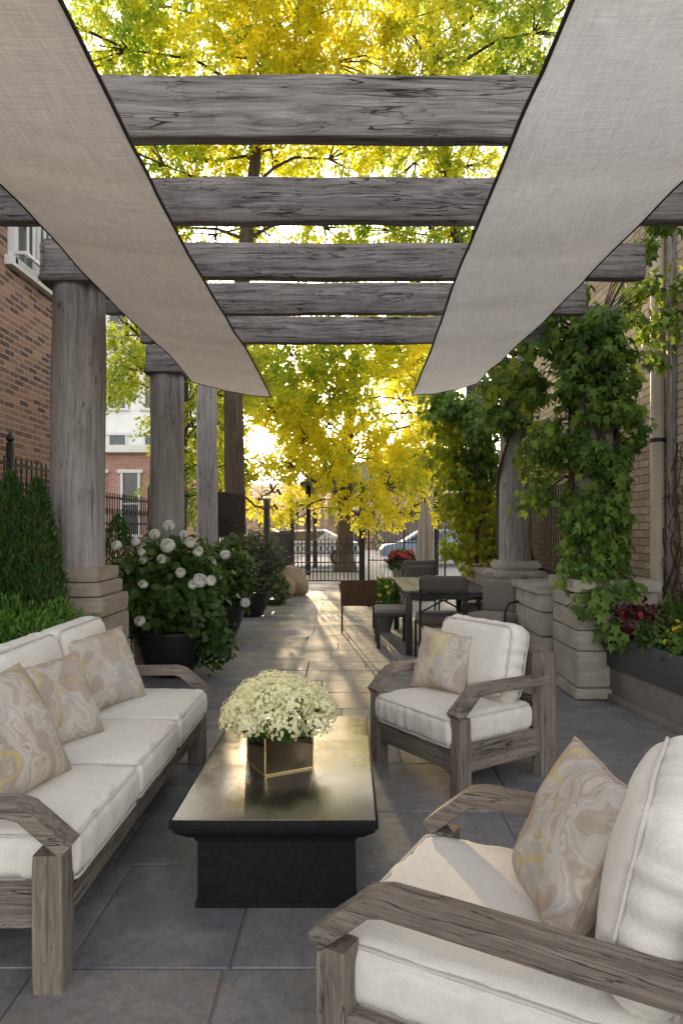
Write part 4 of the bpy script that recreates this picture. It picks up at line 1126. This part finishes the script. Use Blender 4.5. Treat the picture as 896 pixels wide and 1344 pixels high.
# ------------------------------------------------------------------ fences and gate
def fence(name, lab, pts, z0, h, mat, sp_=.11, posts=True, rails=(.1, .95), scroll=False, cat='fence', r=.008, pt=.05, grp=None, finial=True):
    t = thing(name, lab, cat, (pts[0][0], pts[0][1], z0), 0, grp)
    O = Vector((pts[0][0], pts[0][1], 0)); bars = MB(); rl = MB(); sc = MB()
    for a, b in zip(pts[:-1], pts[1:]):
        a, b = Vector((*a, 0)) - O, Vector((*b, 0)) - O; L = (b - a).length; n = max(2, int(L / sp_)); d = (b - a).normalized()
        for i in range(1, n):
            p = a.lerp(b, i / n); top = h * (1.0 if finial else rails[-1])
            bars.tube([p + Vector((0, 0, .03)), p + Vector((0, 0, top))], r, 5)
            if scroll and i % 2 == 0:
                for zz in scroll:
                    sc.tube([p + d * (.045 * math.cos(k * PI / 5)) + Vector((0, 0, h * zz + .045 * math.sin(k * PI / 5))) for k in range(10)], r * .7, 5, loop=True)
        for z in rails: MB().box((a + b) / 2 + Vector((0, 0, h * z)), (L, .02, .028), 0, rot=Matrix.Rotation(math.atan2(d.y, d.x), 4, 'Z')).build('rail', mat, t, False)
    bars.build('railings', mat, t)
    if scroll: sc.build('scrollwork', mat, t)
    if posts:
        for p in pts:
            q = Vector((*p, 0)) - O; m = MB(); m.box(q + Vector((0, 0, h * .53)), (pt, pt, h * 1.06), .005); m.lathe([(pt * .3, 0), (pt * .75, .03), (pt * .3, .07), (.004, .10)], q + Vector((0, 0, h * 1.06)), 12); m.build('post', mat, t)
    return t
fence('iron_fence', 'black scrolled iron fence in front of the red brick wall', [(-2.98, 4.2), (-2.98, 6.05), (-2.98, 7.9)], 0, 2.12, 'iron', .10, True, (.08, .80, .97), (.88,), grp='iron fences')
fence('iron_fence', 'lower iron fence between the left columns, before the far brick house', [(-2.98, 8.1), (-2.95, 10.2), (-2.9, 12.2)], 0, 1.93, 'iron', .09, True, (.08, .80, .97), (.88,), grp='iron fences')
fence('iron_fence', 'brown bar fence on top of the low stone wall at right', [(2.3, 6.75), (2.3, 8.9), (2.3, 11.2)], .915, 1.05, 'rust', .085, True, (.08, .86), r=.010, grp='iron fences')
fence('iron_fence', 'thin iron fence running from the open gate leaf back to the street', [(-1.60, 13.7), (-1.52, 18.4)], 0, 1.4, 'iron', .13, True, (.06, .52, .96), (.70,), grp='iron fences', pt=.07)
# open gate leaf with a solid panel
M['panel'] = plain('brown gate panel', (.030, .020, .015), .9, 0, .4, 8, .3, .15)
t = thing('garden_gate', 'open dark gate leaf with a solid upper panel behind the potted shrubs', 'gate', (-1.60, 13.5, 0), math.atan2(-2.3, -.62))
Lg = 2.4
MB().box((Lg - .65, 0, 1.72), (1.25, .03, .75), .004).build('solid_panel', 'panel', t)
m = MB(); [m.box((.04 + (Lg - .08) * i / 14, 0, .70), (.016, .016, 1.26)) for i in range(15)]; m.build('railings', 'iron', t, False)
m = MB(); [m.box((Lg / 2, 0, z), (Lg, .03, .035)) for z in (.1, 1.05, 1.34)]; m.tube([(0, 0, 1.85), (Lg * .25, 0, 1.9), (Lg * .5, 0, 2.1)], .018, 6); m.build('rail', 'iron', t, False)
MB().box((0, 0, 1.02), (.10, .10, 2.05), .008).build('post', 'iron', t)
# centre gate with woven lower lattice
t = thing('garden_gate', 'wrought iron gate with a lattice lower half at the end of the path', 'gate', (-1.52, 18.5, 0))
L = 1.87
m = MB()
for i in range(18):
    x = L * (i + .5) / 18; m.tube([(x, 0, .06), (x, 0, 1.15 if i % 4 else 1.32)], .015, 5)
for i in (0, 1, 9, 17): m.tube([(L * (i + .5) / 18, 0, 1.1), (L * (i + .5) / 18, 0, 2.2)], .010, 5)
m.build('railings', 'iron', t)
m = MB(); [m.box((L / 2, 0, z), (L, .025, .032)) for z in (.06, .30, .55, .80, 1.05)]; m.build('rail', 'iron', t, False)
m = MB()
for i in range(12):
    x = L * (i + .5) / 12
    m.tube([(x + .06 * math.cos(k * PI / 6), 0, .92 + .09 * math.sin(k * PI / 6)) for k in range(12)], .012, 5, loop=True)
    m.tube([(x + .07 * math.cos(k * PI / 6), 0, 1.14 + .05 * math.sin(k * PI / 6)) for k in range(7)], .009, 5)
m.build('scrollwork', 'iron', t)
m = MB(); m.tube([(L * k / 16, 0, 1.75 + .5 * math.sin(PI * k / 16)) for k in range(17)], .022, 6); m.tube([(L * k / 16, 0, 1.62 + .42 * math.sin(PI * k / 16)) for k in range(17)], .014, 6)
for k in range(1, 16, 2): m.tube([(L * k / 16, 0, 1.32), (L * k / 16, 0, 1.62 + .42 * math.sin(PI * k / 16))], .010, 5)
m.build('arch', 'iron', t)
MB().box((0, 0, 1.12), (.11, .11, 2.25), .01).build('post', 'iron', t)
m = MB(); m.box((L + .02, 0, 1.30), (.15, .15, 2.6), .012); m.build('post', 'iron', t)
fence('iron_fence', 'tall iron fence right of the gate at the end of the path', [(.55, 18.5), (1.5, 18.5), (2.6, 18.5)], 0, 1.75, 'iron', .10, True, (.04, .35, .62, .97), (.52, .46), grp='iron fences', pt=.05)

# ------------------------------------------------------------------ beyond the gate
t = thing('furled_parasol', 'furled beige parasol standing by the golden vine', 'parasol', (1.58, 14.2, 0))
MB().tube([(0, 0, 0), (0, 0, 2.1)], .022, 10).build('pole', 'rust', t)
m = MB(); rings = []
for i in range(14):
    z = .75 + 1.25 * i / 13; r0 = .05 + .09 * math.sin(min(1, (1 - i / 13) * 1.2) * PI / 2)
    rings.append([((r0 * (1 + .3 * math.cos(7 * a))) * math.cos(a), (r0 * (1 + .3 * math.cos(7 * a))) * math.sin(a), z) for a in [2 * PI * j / 42 for j in range(42)]])
m.loft(rings); m.build('canopy', 'canvas', t)
MB().lathe([(.26, 0), (.26, .07), (.05, .10), (.05, .3), (.01, .3)], n=24).build('base', 'iron', t)
t = thing('gazebo', 'street gazebo with a low hipped metal roof behind the gate', 'gazebo', (.75, 23.5, 0))
m = MB(); e = 2.25; m.loft([[(e, e, 2.80), (-e, e, 2.80), (-e, -e, 2.80), (e, -e, 2.80)], [(e, e, 2.92), (-e, e, 2.92), (-e, -e, 2.92), (e, -e, 2.92)], [(.25, .25, 3.75), (-.25, .25, 3.75), (-.25, -.25, 3.75), (.25, -.25, 3.75)]]); m.build('roof', 'zinc', t, False)
for sx in (-1, 1):
    for sy in (-1, 1): MB().box((sx * 2.0, sy * 2.0, 1.4), (.14, .14, 2.8), .01).build('post', 'dark_wood', t)
def house(name, lab, loc, sx, sy, h, wallm, floors, cols, roof='zinc', ground=None):
    t = thing(name, lab, 'building', loc)
    MB().box((0, sy / 2, h / 2), (sx, sy, h)).build('wall', wallm, t, False)
    m = MB(); m.box((0, -.1, h + .12), (sx + .5, .5, .25)); m.box((0, sy / 2, h + .2), (sx + .3, sy + .3, .1)); m.build('cornice', 'cream', t, False)
    if ground:
        MB().box((0, -.06, 1.55), (sx - .2, .1, 3.1)).build('shopfront', ground, t, False)
    fh = (h - (3.2 if ground else .4)) / floors
    for f in range(floors):
        for c_ in range(cols):
            x = -sx / 2 + sx * (c_ + .5) / cols; z = (3.2 if ground else .4) + fh * (f + .52)
            m = MB(); w_, hh = min(1.2, sx / cols * .5), fh * .58
            m.box((x, -.05, z + hh / 2 + .06), (w_ + .3, .14, .12)); m.box((x, -.06, z - hh / 2 - .05), (w_ + .3, .18, .1)); m.box((x - w_ / 2, -.04, z), (.09, .1, hh)); m.box((x + w_ / 2, -.04, z), (.09, .1, hh)); m.box((x, -.03, z), (w_, .07, .06))
            w = m.build('window', 'white_paint', t, False)
            MB().box((x, -.012, z), (w_, .02, hh)).build('pane', 'glass', w, False)
    return t
house('town_house', 'red brick town house with pale trim, beyond the left fence', (-7.6, 24, 0), 3.6, 6, 4.1, 'far_brick', 1, 3)
house('town_house', 'tall pale rendered building rising above the left brick house', (-9.6, 31, 0), 6.4, 8, 12, 'cream', 4, 4)
house('town_house', 'dark shopfront building across the street to the right', (8.5, 47, 0), 14, 8, 6.5, 'far_brick', 1, 6, ground='shop')
house('town_house', 'long red brick terrace far down the street to the left', (-19.5, 50, 0), 16, 8, 8, 'far_brick', 2, 7)
house('town_house', 'low pink and grey shop row far behind the gate, left of its thick post', (-6.5, 62, 0), 13, 6, 5.2, 'far_brick', 1, 8, ground='shop')
house('town_house', 'low pale shop row far behind the gate, straight along the path', (5.0, 63, 0), 9.6, 6, 4.6, 'cream', 1, 6, ground='shop')
def car(lab, loc, mat, rz=0.0):
    t = thing('parked_car', lab, 'car', loc, rz, 'cars on the street')
    prof = [(-2.1, .35), (-2.12, .62), (-1.95, .80), (-1.25, .92), (-.55, 1.38), (.75, 1.42), (1.55, .98), (2.05, .90), (2.12, .6), (2.08, .35)]
    m = MB(); rings = []
    for y, k in ((-.86, .94), (-.80, 1.0), (.80, 1.0), (.86, .94)): rings.append([(x * (1 if k == 1 else .985), y * (1 if z < 1 else .82), .35 + (z - .35) * (1 if k == 1 else .96)) for x, z in prof])
    m.loft(rings); m.build('body', mat, t, ang=30)
    m = MB()
    for sy in (-1, 1):
        for pl in (([(-1.0, .98), (-.5, 1.32), (.05, 1.35), (.05, .98)]), ([(.13, .98), (.13, 1.35), (.72, 1.34), (1.32, 1.0)])):
            vs = [(x, sy * (.868 if z < 1 else .735), z) for x, z in pl] + [(x, sy * (.84 if z < 1 else .70), z) for x, z in pl]
            m.add(vs, [(0, 1, 2, 3), (7, 6, 5, 4), (0, 4, 5, 1), (1, 5, 6, 2), (2, 6, 7, 3), (3, 7, 4, 0)])
    m.build('side_window', 'glass', t, False)
    for sx in (-1.3, 1.3):
        for sy in (-.78, .78):
            m = MB(); m.loft([[(sx + .32 * math.cos(a), sy + o_, .32 + .32 * math.sin(a)) for a in [2 * PI * j / 24 for j in range(24)]] for o_ in (-.1, .1)]); w = m.build('wheel', 'tyre', t)
            m = MB(); m.loft([[(sx + .19 * math.cos(a), sy + o_, .32 + .19 * math.sin(a)) for a in [2 * PI * j / 18 for j in range(18)]] for o_ in (-.11, .11)]); m.build('rim', 'planter_grey', w)
    return t
car('white car parked beyond the centre of the gate', (-1.7, 27.6, 0), 'car_white')
car('pale blue car parked on the street right of the gate', (3.4, 27.9, 0), 'car_blue')
car('dark red car parked across the street, left of the white one', (-4.6, 35.0, 0), 'car_red')

# ------------------------------------------------------------------ trees
SUN_AZ, SUN_EL = R(-7.4), R(7.2)
SUND = np.array([math.sin(SUN_AZ) * math.cos(SUN_EL), math.cos(SUN_AZ) * math.cos(SUN_EL), math.sin(SUN_EL)])
def tree(lab, trunk, clumps, mat, leaf=(.07, .125), dens=3000, name='shade_tree', twist=.4, wisp=.5, seed=0.0):
    base = Vector(trunk[0][:3])
    t = thing(name, lab, 'tree', base)
    m = MB()
    pts = [Vector(p[:3]) - base for p in trunk]; rs = [p[3] for p in trunk]
    # smooth the trunk
    fp, fr = [], []
    for i in range(len(pts) - 1):
        for k in range(5):
            s = k / 5; q = pts[i].lerp(pts[i + 1], s); q += Vector((noise.noise(q * .8 + Vector((seed, 0, 0))), noise.noise(q * .8 + Vector((0, seed, 5))), 0)) * .05
            fp.append(q); fr.append(rs[i] + (rs[i + 1] - rs[i]) * s)
    fp.append(pts[-1]); fr.append(rs[-1])
    fr[0] *= 1.35
    m.tube(fp, fr, 14)
    Ps, As, Ns, Ss, Ts = [], [], [], [], []
    for ci, (cx, cy, cz, r, tb) in enumerate(clumps):
        c = Vector((cx, cy, cz)) - base
        # limb from the trunk to the clump
        cand = [q for q in fp if q.z < c.z - .2] or fp[-1:]
        s0 = min(cand[len(cand) // 3:] or cand, key=lambda q: (q - c).length)
        mid = s0.lerp(c, .5) + Vector((random.uniform(-.3, .3), random.uniform(-.3, .3), random.uniform(.0, .5)))
        def near(a_, b_):
            best = 9
            for q in range(9):
                for org in ((-.28, 3.3, .38), (0, 0, 1.5)):
                    wm = a_.lerp(b_, q / 8) + base - Vector(org); wm -= Vector(SUND) * wm.dot(Vector(SUND)); best = min(best, wm.length)
            return best
        if near(s0, mid) < .6 or near(mid, c) < .6: mid.z += 1.6
        if near(s0, mid) < .5 or near(mid, c) < .5: mid = s0.lerp(c, .95); s0 = s0.lerp(c, .9)
        rad = .022 + .022 * r
        m.tube([s0, s0.lerp(mid, .5) + Vector((0, 0, .1)), mid, mid.lerp(c, .6), c], [rad, rad * .8, rad * .65, rad * .45, .015], 7)
        for q in range(7):
            e = c + Vector(rdir(1)[0]) * r * .85; m.tube([mid.lerp(c, .7), c.lerp(e, .5) + Vector((0, 0, .08)), e], [.022, .014, .005], 5)
        # twigs with leaves strung along them
        nt = int(70 * r * r) + 24; per = int(dens * r * r / nt) + 3
        d = rdir(nt); st = np.array(c) + d * (rng.uniform(.15, 1.0, nt) ** .6)[:, None] * r * np.array([1.1, 1.1, .85])
        dr = d * .6 + rdir(nt) * .6 + np.array([0, 0, -.55 * wisp]); dr /= np.linalg.norm(dr, axis=1)[:, None]
        ln = rng.uniform(.25, .6, nt) * (.6 + .4 * r)
        s = rng.uniform(0, 1, (nt, per, 1))
        p = st[:, None, :] + dr[:, None, :] * s * ln[:, None, None] + np.array([0, 0, -1]) * (s ** 2) * .18 * wisp + rng.normal(size=(nt, per, 3)) * .055
        ax = dr[:, None, :] * .5 + rng.normal(size=(nt, per, 3)) * .5 + np.array([0, 0, -.45])
        tw = np.clip(tb + rng.normal(size=(nt, 1)) * .20 + rng.normal(size=(nt, per)) * .10, 0, 1)
        Ps.append(p.reshape(-1, 3)); As.append(ax.reshape(-1, 3)); Ns.append(rng.normal(size=(nt * per, 3)) + np.array([0, -.5, .25])); Ts.append(tw.ravel()); Ss.append(rng.uniform(leaf[0], leaf[1], nt * per))
    m.build('trunk', 'bark', t, ang=60)
    P = np.concatenate(Ps); A = np.concatenate(As); N = np.concatenate(Ns); T = np.concatenate(Ts); Sz = np.concatenate(Ss)
    # airy holes, and an opening in the crown where the low sun comes through
    W = P + np.array(base)
    keep = np.array([noise.noise(Vector((q[0] * .9 + seed, q[1] * .5, q[2] * .9))) > -.38 for q in W])
    eye = W - np.array([0, 0, 1.5]); along = eye @ SUND; off = np.linalg.norm(eye - along[:, None] * SUND, axis=1) / np.maximum(along, .1)
    keep &= off > (.020 + .014 * np.array([noise.noise(Vector((q[0] * 1.7, q[1], q[2] * 1.7))) for q in W]))
    # and a lower opening where the sun reaches the coffee table and the flags
    for (tx, ty, tz, tr) in ((-.28, 3.3, .38, .52), (3.05, 7.0, 3.4, .80), (.62, 4.2, .75, .26), (.75, 5.0, .0, .30), (.30, 2.1, .5, .22)):
        eye = W - np.array([tx, ty, tz]); along = eye @ SUND; dv = eye - along[:, None] * SUND; off = np.hypot(dv[:, 0] * .8, np.hypot(dv[:, 1], dv[:, 2]) * 1.15)
        keep &= (off > tr * (1 + .6 * np.array([noise.noise(Vector((q[0] * 1.3, q[1], q[2] * 1.3 + 7))) for q in W]))) | (along < 0)
    P, A, N, T, Sz = P[keep], A[keep], N[keep], T[keep], Sz[keep]
    leafmesh('crown', P, A, N, Sz, 'rhomb', mat, t, T)
    return t
def cl(lst):
    out = []
    for px, py, Y, r, tb in lst:
        q = at(px, py, Y); out.append((q.x, q.y, q.z, r, tb))
    return out
T1 = cl([(130, 60, 13.5, 1.2, .45), (190, 130, 14.5, 1.2, .5), (250, 20, 14, 1.3, .6), (330, 70, 13.5, 1.35, .75), (400, 20, 13, 1.3, .85), (300, 150, 15, 1.2, .7), (390, 130, 14.5, 1.2, .7), (260, 215, 15, 1.1, .6), (360, 215, 15.5, 1.0, .75),
         (450, 75, 13.5, 1.2, .85), (200, 210, 14, .9, .45), (450, 210, 14.5, 1.0, .65), (270, 310, 15, .9, .5), (350, 300, 15.5, .9, .5), (440, 300, 15, .9, .4), (180, -40, 13, 1.2, .4), (340, -50, 13, 1.3, .7), (480, -40, 13, 1.2, .8), (165, 300, 14.5, .9, .4)])
tree('tall golden leaved tree whose trunk stands beside the low sun', [(-2.36, 14.5, -.05, .27), (-2.40, 14.5, 1.5, .22), (-2.42, 14.5, 4.2, .20), (-2.25, 14.5, 6.5, .17), (-1.98, 14.5, 9.2, .12), (-1.7, 14.3, 12, .06)], T1, 'leaf_gold', seed=1.0)
T4 = cl([(520, 40, 14, 1.2, .75), (560, 110, 14.5, 1.0, .6), (600, 30, 15, 1.0, .45), (630, 130, 15, .95, .5), (720, 40, 13.5, 1.0, .35), (700, 110, 14, .9, .45), (500, 150, 14.5, 1.0, .65), (540, 215, 15, 1.0, .5), (620, 215, 15, .95, .75), (560, 300, 15, .9, .35), (620, 305, 15.5, .8, .4), (500, 300, 15.5, .9, .35), (660, 60, 16, .7, .4), (560, -50, 14, 1.2, .6), (690, -40, 14, 1.2, .4)])
tree('greener tree rising behind the right side of the pergola', [(3.0, 15.5, -.05, .24), (2.9, 15.4, 3, .2), (2.7, 15.2, 6, .16), (2.2, 15, 9, .11), (1.8, 14.8, 11.5, .05)], T4, 'leaf_lime', seed=2.0)
T2 = cl([(430, 470, 17, 1.0, .35), (370, 460, 17.5, .9, .3), (480, 500, 17.5, 1.1, .7), (540, 480, 18, 1.0, .8), (420, 560, 19, 1.0, .8), (470, 600, 19, 1.0, .85), (520, 560, 19.5, 1.1, .85), (400, 625, 19, .75, .8), (450, 645, 18.5, .6, .85), (520, 640, 18, .7, .85), (560, 600, 18.5, .9, .85), (355, 645, 17.5, .65, .85), (500, 430, 18.5, 1.0, .5), (560, 420, 19, 1.0, .5), (440, 410, 18, 1.0, .3), (380, 530, 20, .7, .85), (350, 500, 19, .7, .6), (545, 675, 17, .45, .9), (330, 610, 19, .55, .8), (490, 670, 17.5, .45, .9), (590, 540, 19, .9, .8), (535, 525, 21.5, 1.1, .85), (560, 490, 21.5, 1.0, .75), (510, 480, 22, 1.0, .7), (395, 575, 18.5, .6, .85), (400, 540, 19, .7, .8), (345, 540, 18.5, .45, .8), (375, 610, 18, .45, .9), (430, 620, 18, .6, .85), (310, 640, 17, .4, .8), (350, 665, 17.5, .4, .9), (420, 510, 18, .8, .6)])
tree('spreading golden tree whose low boughs hang over the gate', [(-.10, 24.0, -.05, .33), (-.12, 23.9, 2, .27), (-.05, 23.0, 4, .22), (.1, 21, 5.5, .14), (.3, 19.5, 6.8, .06)], T2, 'leaf_gold', seed=3.0, dens=3400)
T3 = cl([(165, 440, 13, .65, .55), (180, 480, 13, .5, .6), (150, 500, 13.5, .35, .5), (250, 560, 15.5, .8, .5), (240, 620, 15.5, .7, .35), (255, 500, 15.5, .8, .55), (300, 470, 16, .8, .5), (215, 430, 14, .7, .55), (290, 430, 16, .8, .4), (245, 655, 15.5, .5, .3), (160, 400, 13.5, .6, .5), (300, 610, 16.5, .5, .6), (300, 560, 16.5, .45, .8), (295, 520, 16, .5, .7), (330, 500, 16.5, .6, .6)])
T5 = cl([(330, 520, 22, .9, .8), (370, 500, 22, 1.0, .8), (300, 560, 22, .8, .75), (390, 560, 23, .9, .85), (385, 630, 23, .7, .9), (345, 655, 22, .6, .9), (300, 640, 22, .7, .8), (420, 600, 23, .9, .85), (280, 600, 22, .8, .6), (330, 450, 22, 1.0, .6), (410, 520, 23, 1.0, .8), (370, 545, 24, .8, .85), (300, 500, 23, .9, .7), (365, 610, 24, .6, .9), (400, 665, 22, .45, .9), (322, 628, 22, .6, .85), (350, 420, 22, 1.0, .5), (415, 450, 23, 1.0, .5)])
tree('second golden tree behind the sun side of the gate, its crown low', [(-4.4, 22.3, -.05, .22), (-4.35, 22.3, 2, .18), (-4.1, 22.2, 4.5, .14), (-3.6, 22.4, 7, .07)], T5, 'leaf_gold', seed=8.0, dens=3400)
tree('smaller green tree showing between the middle and rear left columns', [(-3.9, 15.8, -.05, .17), (-3.85, 15.7, 2, .14), (-3.7, 15.5, 4, .10), (-3.6, 15.2, 6, .05)], T3, 'leaf_lime', seed=4.0)
tree('distant street tree across the road, far left of the gate', [(-10.0, 40, 0, .25), (-10, 40, 3, .2), (-10, 40, 6, .08)], [(-10, 40, 6, 1.6, .5), (-11.2, 40, 5, 1.5, .4), (-12, 41, 7, 1.6, .5), (-11, 40, 8.5, 1.6, .5)], 'leaf_lime', (.10, .17), 700, seed=5.0)
tree('distant street tree across the road, right of the gate', [(5.2, 39, 0, .25), (5.2, 39, 3, .2), (5.2, 39, 6, .08)], [(5.2, 39, 6, 1.7, .7), (4.0, 39, 5.2, 1.5, .7), (6.4, 40, 5.4, 1.6, .7), (5.2, 40, 8, 1.8, .6), (2.5, 39.5, 6.5, 1.6, .7), (2.4, 38, 8.6, 1.7, .8), (3.9, 38, 8.0, 1.6, .8), (1.4, 38, 9.6, 1.6, .7), (3.0, 38, 10.5, 1.8, .7), (4.6, 38, 10.6, 1.7, .6)], 'leaf_gold', (.10, .17), 700, seed=6.0)
tree('distant street tree straight beyond the gate', [(-.9, 41, 0, .22), (-.9, 41, 3, .18), (-.9, 41, 6, .08)], [(-.9, 41, 5.6, 1.5, .6), (.3, 41, 6.2, 1.5, .6), (-1.4, 41, 7.6, 1.3, .6), (.8, 41, 8.4, 1.6, .6)], 'leaf_lime', (.10, .17), 700, seed=7.0)

# evening haze hanging beyond the pergola
hz = NT('golden haze'); hz.n.remove(hz.b)
vs_ = hz.new('ShaderNodeVolumeScatter'); vs_.inputs['Density'].default_value = .0015; vs_.inputs['Anisotropy'].default_value = .78; vs_.inputs['Color'].default_value = (1, .86, .60, 1)
hz.link(vs_.outputs[0], hz.out.inputs['Volume']);
M['haze'] = hz.m
o = MB().box((0, 33, 7), (44, 28, 14.6)).build('haze', 'haze', None, False); o['kind'] = 'stuff'

# ------------------------------------------------------------------ light, sky, camera
W = bpy.data.worlds.new('World'); S.world = W; W.use_nodes = True
nt = W.node_tree; nn = nt.nodes; bg = nn['Background']
sky = nn.new('ShaderNodeTexSky'); sky.sky_type = 'NISHITA'; sky.sun_disc = False
sky.sun_elevation = SUN_EL; sky.sun_rotation = SUN_AZ
sky.air_density = 1.0; sky.dust_density = 2.0; sky.ozone_density = 1.0
SKY_STR = .92
tc = nn.new('ShaderNodeTexCoord')
dot = nn.new('ShaderNodeVectorMath'); dot.operation = 'DOT_PRODUCT'; dot.inputs[1].default_value = tuple(SUND)
nt.links.new(tc.outputs['Generated'], dot.inputs[0])
def mth(op, a, b=None):
    m_ = nn.new('ShaderNodeMath'); m_.operation = op
    for i, v in enumerate((a, b)):
        if v is None: continue
        if isinstance(v, (int, float)): m_.inputs[i].default_value = v
        else: nt.links.new(v, m_.inputs[i])
    return m_.outputs[0]
dp_ = mth('MAXIMUM', dot.outputs['Value'], 0.0)
glow = mth('ADD', mth('MULTIPLY', mth('POWER', dp_, 1800.0), 80.0), mth('MULTIPLY', mth('POWER', dp_, 26.0), 2.3))
vm = nn.new('ShaderNodeVectorMath'); vm.operation = 'SCALE'; vm.inputs[0].default_value = (1.0, .66, .28); nt.links.new(glow, vm.inputs['Scale'])
hs = nn.new('ShaderNodeHueSaturation'); hs.inputs['Saturation'].default_value = .38; nt.links.new(sky.outputs[0], hs.inputs['Color'])
wt = nn.new('ShaderNodeMix'); wt.data_type = 'RGBA'; wt.blend_type = 'MULTIPLY'; wt.inputs[0].default_value = 1; wt.inputs[7].default_value = (1.045, .985, .965, 1); nt.links.new(hs.outputs[0], wt.inputs[6])
va = nn.new('ShaderNodeVectorMath'); va.operation = 'ADD'; nt.links.new(wt.outputs[2], va.inputs[0]); nt.links.new(vm.outputs[0], va.inputs[1])
nt.links.new(va.outputs[0], bg.inputs[0]); bg.inputs[1].default_value = SKY_STR

sl = bpy.data.lights.new('sun', 'SUN'); sl.energy = 5.0; sl.angle = R(.6); sl.color = (1.0, .74, .40)
so = bpy.data.objects.new('sun', sl); C.objects.link(so); so.location = (0, 30, 20)
so.rotation_euler = Vector(-SUND).to_track_quat('-Z', 'Y').to_euler()

cam = bpy.data.cameras.new('camera'); co = bpy.data.objects.new('camera', cam); C.objects.link(co)
co.location = (0, 0, CAMZ); co.rotation_euler = (R(90), 0, 0)
cam.sensor_fit = 'VERTICAL'; cam.sensor_height = 36; cam.sensor_width = 24; cam.lens = 36 * FPX / 1344
cam.shift_x = (448 - CX) / 1344; cam.shift_y = (CY - 672) / 1344
cam.clip_start = .05; cam.clip_end = 3000
S.camera = co

S.render.engine = 'CYCLES'
S.view_settings.view_transform = 'Standard'; S.view_settings.look = 'None'; S.view_settings.exposure = 0; S.view_settings.gamma = 1
cy = S.cycles
cy.use_denoising = True
cy.max_bounces = 8; cy.diffuse_bounces = 4; cy.glossy_bounces = 3; cy.transmission_bounces = 6; cy.transparent_max_bounces = 6
cy.sample_clamp_indirect = 8.0
cy.caustics_reflective = False; cy.caustics_refractive = False
